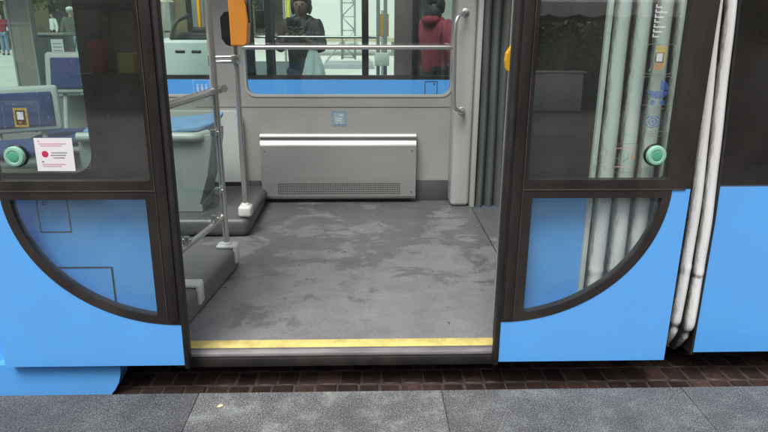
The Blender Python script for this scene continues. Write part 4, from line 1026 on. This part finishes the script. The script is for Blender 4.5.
person('person in black close to the tram window, at the picture edge', (-5.05, 7.6, -.12), R(200), 1.70, DOWN, STAND,
       dict(skin='skin_lt', hair='hair', jacket='black_cloth', trousers='black_cloth'))

# ------------------------------------------------------------------ things on the square beyond
k_ = thing('information_kiosk', 'waist high dark kiosk with a white printed panel on the square', 'kiosk', (-4.73, 10.0, -.128))
mb = MB(); mb.box(-.255, .235, -.18, .18, 0, 1.20, .015); mk('cabinet', mb, 'kiosk', k_)
mb = MB(); mb.box(-.275, .255, -.20, .20, 1.202, 1.235, .008); mk('lid', mb, 'opp_roof', k_)
mb = MB(); rect2(mb, .045, .225, .42, 1.15, -.183, 0)
ring2(mb, .135, .66, .05, .012, -.184, 1); ring2(mb, .135, .56, .05, .012, -.184, 1); mb.add([(a, -.184, b) for a, b in circ(.135, .80, .018, 12)], [list(range(12))], 1); rect2(mb, .12, .15, .68, .77, -.184, 1)
for zz in (1.08, 1.03, .98, .93): rect2(mb, .07, .20, zz, zz + .012, -.184, 2)
mk('printed_panel', mb, ['paper', 'ink_dark', 'ink_grey'], k_)
mb = MB(); rect2(mb, -.06, -.02, .70, .80, -.183, 0); mk('label_plate', mb, ['paper'], k_)
k2 = thing('litter_bin', 'low grey bin standing behind the kiosk on the square', 'bin', (-5.6, 14.2, -.128))
mb = MB(); mb.lathe((0, 0, 0), [(.26, 0), (.28, .05), (.28, .85), (.24, .9)], 'Z', 20); mk('drum', mb, 'opp_mid', k2)
mb = MB(); mb.lathe((0, 0, .90), [(.29, 0), (.29, .03), (.2, .09), (.02, .11)], 'Z', 20); mk('lid', mb, 'opp_roof', k2)
# lattice mast
lm = thing('lattice_mast', 'grey lattice mast rising from a low base on the square', 'mast', (-.52, 20, -.128))
for sx_, sy_ in ((-1, -1), (1, -1), (1, 1), (-1, 1)):
    mb = MB(); mb.tube([(sx_ * .2, sy_ * .2, .25), (sx_ * .2, sy_ * .2, 5.5)], .028, 8); mk('leg', mb, 'alu', lm)
mb = MB()
for k in range(13):
    z0 = .3 + k * .4; s1 = 1 if k % 2 else -1
    for sy_ in (-.2, .2): mb.tube([(-.2 * s1, sy_, z0), (.2 * s1, sy_, z0 + .4)], .014, 6); mb.tube([(-.2, sy_, z0), (.2, sy_, z0)], .014, 6)
    for sx_ in (-.2, .2): mb.tube([(sx_, -.2 * s1, z0), (sx_, .2 * s1, z0 + .4)], .014, 6)
mk('bracing', mb, 'alu', lm)
mb = MB(); mb.box(-.75, .75, -.6, .6, 0, .16, .02); mb.tube([(-.7, -.5, .16), (-.2, -.2, .8)], .03, 8); mb.tube([(.7, -.5, .16), (.2, -.2, .8)], .03, 8); mk('base', mb, 'alu', lm)
# white stage panel and pale cabin
wp = thing('hoarding', 'tall plain white hoarding behind the lattice mast', 'hoarding', (-.6, 26, -.128))
mb = MB(); mb.box(-2.6, 1.9, 0, .12, .55, 6.5, .01); mk('panel', mb, 'white_panel', wp)
for x_ in (-2.4, -.3, 1.7):
    mb = MB(); mb.box(x_ - .06, x_ + .06, .13, .25, 0, 6.4); mk('post', mb, 'opp_mid', wp)
mb = MB(); mb.box(-2.6, 1.9, -.03, 0, .56, .70); mk('yellow_skirting', mb, 'beige', wp)
# yellow banner
fb = thing('banner', 'limp yellow and white banner hanging from a pole beyond the trams', 'banner', (-1.62, 13.2, -.128))
mb = MB(); mb.tube([(0, 0, 0), (0, 0, 3.4)], .025, 10); mk('pole', mb, 'opp_roof', fb)
mb = MB(); vs = []; fs = []
for j in range(15):
    for i in range(13):
        u_ = i / 12; z_ = 3.3 - 2.25 * j / 14 - (.35 * u_ if j > 10 else 0)
        vs.append((.03 + u_ * (.42 - .16 * j / 14), .06 * math.sin(u_ * 9 + j * .25), z_))
for j in range(14):
    for i in range(12): fs.append([j * 13 + i, j * 13 + i + 1, (j + 1) * 13 + i + 1, (j + 1) * 13 + i])
mb.add(vs, fs, 0, True)
mb.mi = [1 if (k % 12) in (7, 8) else 0 for k in range(len(fs))]; mk('cloth', mb, ['yellow_cl', 'white_cl'], fb)
# orange notice stand
ns = thing('notice_stand', 'small orange notice board on a thin post beyond the trams', 'sign', (.30, 11.5, -.128))
mb = MB(); mb.tube([(0, 0, 0), (0, 0, 1.6)], .025, 8); mk('post', mb, 'opp_roof', ns)
mb = MB(); mb.box(-.11, .11, -.03, -.005, 1.16, 1.54, .006); mk('board', mb, 'ochre', ns)
# arcaded building at the back of the square
bl_ = thing('building', 'long pale arcaded building at the back of the square', 'building', (0, 48, -.128))
mb = MB(); mb.box(-60, 60, 3, 4, 0, 14); mk('wall', mb, 'beige', bl_)
for k in range(14):
    x_ = -46 + k * 5.2
    mb = MB(); mb.box(x_ - .7, x_ + .7, 0, 1.4, 0, 4.6, .03); mk('column', mb, 'greystone', bl_)
    mb = MB(); mb.box(x_ + 1.1, x_ + 4.1, 2.9, 3.001, .3, 3.6); mk('shop_window', mb, 'shopdark', bl_)
    mb = MB(); mb.box(x_ + 1.7, x_ + 3.4, 2.9, 3.001, 6.3, 9.0); mk('window', mb, 'shopdark', bl_)
mb = MB(); mb.box(-60, 60, -.2, 3, 4.6, 5.6); mk('lintel', mb, 'pale', bl_)
for (x_, y_, wd, lb, mt) in ((-17.2, 30, 2.6, 'market stall with pale goods far off on the square, left of the column', 'white_cl'), (-10.6, 31, 2.2, 'market stall with a cream cover far off behind the kiosk', 'cream')):
    st_ = thing('market_stall', lb, 'stall', (x_, y_, -.128))
    mb = MB(); mb.box(-wd / 2, wd / 2, 0, 1.1, .75, .82); mb.box(-wd / 2, wd / 2, .02, .04, .1, .75); mk('counter', mb, 'wood_dk', st_)
    mb = MB()
    for q in range(14): mb.box(-wd / 2 + q * wd / 14, -wd / 2 + (q + .85) * wd / 14, .1, .9, .82, .95 + .3 * random.random(), .03)
    mk('goods', mb, [mt], st_)
    mb = MB(); mb.prism([[(-wd / 2 - .2, 2.15), (wd / 2 + .2, 2.15), (wd / 2 - .3, 2.75), (-wd / 2 + .3, 2.75)]], -.2, 1.5); mk('canopy', mb, mt, st_)
    for x2 in (-wd / 2, wd / 2):
        mb = MB(); mb.box(x2 - .03, x2 + .03, 0, .06, 0, 2.2); mk('post', mb, 'opp_roof', st_)

def tree(label, loc, hh, cr_r, n):
    t = thing('tree', label, 'tree', loc, 0, 'trees at the back of the square')
    rg = random.Random(int(hh * 100)); mb = MB(); mb.tube([(0, 0, 0), (.05, 0, hh * .3), (-.03, .05, hh * .6)], .15, 8, radii=[.17, .13, .07])
    for q in range(6):
        a = q * 1.05; mb.tube([(0, 0, hh * .35), (math.cos(a) * cr_r * .5, math.sin(a) * cr_r * .5, hh * .62), (math.cos(a) * cr_r * .8, math.sin(a) * cr_r * .8, hh * .75)], .05, 6, radii=[.06, .04, .015])
    mk('trunk', mb, 'wood_dk', t)
    mb = MB(); cl = [V((rg.uniform(-1, 1) * cr_r * .8, rg.uniform(-1, 1) * cr_r * .8, hh * rg.uniform(.42, .98))) for _ in range(22)]
    for q in range(n):
        c = cl[q % 22] + V((rg.gauss(0, 1), rg.gauss(0, 1), rg.gauss(0, .8))) * cr_r * .20
        e1 = V((rg.uniform(-1, 1), rg.uniform(-1, 1), rg.uniform(-1, 1))).normalized() * .11; e2 = e1.orthogonal().normalized() * .07
        mb.add([c - e1, c + e2, c + e1, c - e2], [[0, 1, 2, 3]])
    mk('crown', mb, 'leaf', t, weld=False)
tree('leafy tree rising behind the yellow and white banner', (-6.2, 31, -.128), 5.2, 1.9, 4200)
tree('leafy tree at the far left beyond the distant pedestrians', (-18.6, 36, -.128), 4.6, 1.8, 4200)
# ------------------------------------------------------------------ across the street behind the photographer (mirrored in the door glass)
te_ = thing('market_tent', 'pale canvas tent with scalloped valance, mirrored in the right door glass', 'tent', (6.2, -12.9, -.135))
mb = MB(); mb.add([(-3, .6, 2.65), (3, .6, 2.65), (3, -3, 2.65), (-3, -3, 2.65), (0, -1.2, 4.2)], [[0, 1, 4], [1, 2, 4], [2, 3, 4], [3, 0, 4]])
vs = []; fs = []
for i in range(97):
    x_ = -3 + 6 * i / 96; dz = .30 + .07 * abs(math.sin(i * math.pi / 12)); fl = .05 * math.sin(i * .9) + .03 * math.sin(i * .37)
    vs += [(x_, .6, 2.65), (x_, .62 + fl, 2.65 - dz)]
for i in range(96): fs.append([2 * i, 2 * i + 2, 2 * i + 3, 2 * i + 1])
mb.add(vs, fs, 0, True); mk('canopy', mb, 'canvas', te_)
for x_, y_ in ((-2.9, .55), (2.9, .55), (-2.9, -2.9), (2.9, -2.9)):
    mb = MB(); mb.box(x_ - .04, x_ + .04, y_ - .04, y_ + .04, 0, 2.66); mk('leg', mb, 'opp_roof', te_)
mb = MB(); mb.box(-3, 3, -3.1, -3.05, 0, 2.6); mk('back_cloth', mb, 'black_cloth', te_)
ct = thing('counter', 'white box counter under the market tent', 'counter', (4.7, -11.2, -.135))
mb = MB(); mb.box(-.75, .55, -.3, .3, 0, .92, .01); mk('front', mb, 'white_panel', ct)
mb = MB(); mb.box(-.45, .40, .305, .34, .03, .9, .01); mk('door', mb, 'canvas', ct)
mb = MB(); mb.box(-.8, .6, -.35, .36, .922, .96, .01); mk('top', mb, 'white_cl', ct)
hp = thing('shrub', 'leafy green shrub behind the white counter, mirrored in the door glass', 'plant', (5.0, -11.75, -.135))
mb = MB()
for q in range(1500):
    a = random.uniform(0, 6.28); rr_ = random.random() ** .5; zz = random.random()
    c = V((rr_ * math.cos(a) * 1.1, rr_ * math.sin(a) * .5, .9 + zz * 1.25))
    e1 = V((random.uniform(-1, 1), random.uniform(-1, 1), random.uniform(-1, 1))).normalized() * .07; e2 = e1.orthogonal().normalized() * .04
    mb.add([c - e1, c + e2, c + e1, c - e2], [[0, 1, 2, 3]])
mk('foliage', mb, 'leaf', hp, weld=False)
mb = MB(); mb.tube([(0, 0, 0), (.05, 0, .6), (0, 0, 1.2)], .06, 8); mk('stem', mb, 'wood_dk', hp)
sb_ = thing('market_stall', 'dark market stall with red and yellow goods, mirrored in the left door glass', 'stall', (-6.4, -11.8, -.135))
mb = MB(); mb.box(-1.6, 1.6, -.4, .4, .8, .86); mb.box(-1.6, 1.6, .36, .4, 0, .8); mk('counter', mb, 'wood_dk', sb_)
for x_, wd, mt, h_ in ((-1.1, .5, 'ink_red', .6), (-.2, .35, 'ink_red', .8), (.5, .4, 'yellow_cl', .5), (1.2, .4, 'redcoat', .7)):
    mb = MB(); mb.box(x_ - wd / 2, x_ + wd / 2, -.2, .2, .862, .862 + h_, .04); mk('goods', mb, mt, sb_)
for x_ in (-1.5, 0, 1.5):
    mb = MB(); mb.box(x_ - .04, x_ + .04, -.38, -.3, .0, 2.4); mk('post', mb, 'wood_dk', sb_)
mb = MB(); mb.box(-1.7, 1.7, -.6, .6, 2.4, 2.5); mk('roof', mb, 'black_cloth', sb_)
cr_ = thing('clothes_rail', 'rail of hanging coloured clothes beside the dark stall, mirrored in the left door glass', 'clothes rail', (-8.6, -11.0, -.135))
mb = MB()
for x_ in (-1.2, 1.2): mb.tube([(x_, 0, 0), (x_, 0, 2.0)], .025, 8)
mb.tube([(-1.2, 0, 2.0), (1.2, 0, 2.0)], .025, 8); mk('frame', mb, 'opp_roof', cr_)
for k in range(9):
    mb = MB(); x_ = -1.05 + k * .26; h_ = random.uniform(.7, 1.15)
    mb.prism([[(x_ - .09, 1.93), (x_ + .09, 1.93), (x_ + .13, 1.93 - h_), (x_ - .12, 1.93 - h_)]], -.12, .12)
    mk('garment', mb, ['redcoat', 'black_cloth', 'cream', 'grey_jacket', 'ink_red', 'jeans', 'white_cl', 'yellow_cl', 'skirt_cloth'][k], cr_)
pb = thing('planter', 'pale square planter on the far pavement, mirrored in the dark side panel', 'planter', (7.9, -6.4, -.135))
mb = MB(); mb.box(-.8, .8, -.4, .4, 0, .85, .02); mk('tub', mb, 'canvas', pb)
mb = MB()
for q in range(500):
    c = V((random.uniform(-.75, .75), random.uniform(-.35, .35), .86 + random.random() * .45)); e1 = V((random.uniform(-1, 1), random.uniform(-1, 1), random.uniform(-1, 1))).normalized() * .07; e2 = e1.orthogonal().normalized() * .04
    mb.add([c - e1, c + e2, c + e1, c - e2], [[0, 1, 2, 3]])
mk('foliage', mb, 'leaf', pb, weld=False)
fc = thing('building', 'brown street front added behind the photographer to keep the glass dark', 'building', (0, -19, -.135))  # unseen backdrop, added so the glass mirrors something dark
mb = MB(); mb.box(-30, 30, -1, 0, 0, 9); mk('wall', mb, 'facade', fc)
for k in range(12):
    x_ = -27 + k * 4.8
    mb = MB(); mb.box(x_, x_ + 3.2, -.02, .05, .4, 3.2); mk('shop_window', mb, 'shopdark', fc)
    mb = MB(); mb.box(x_ + .6, x_ + 2.4, -.02, .05, 4.4, 6.6); mk('window', mb, 'shopdark', fc)
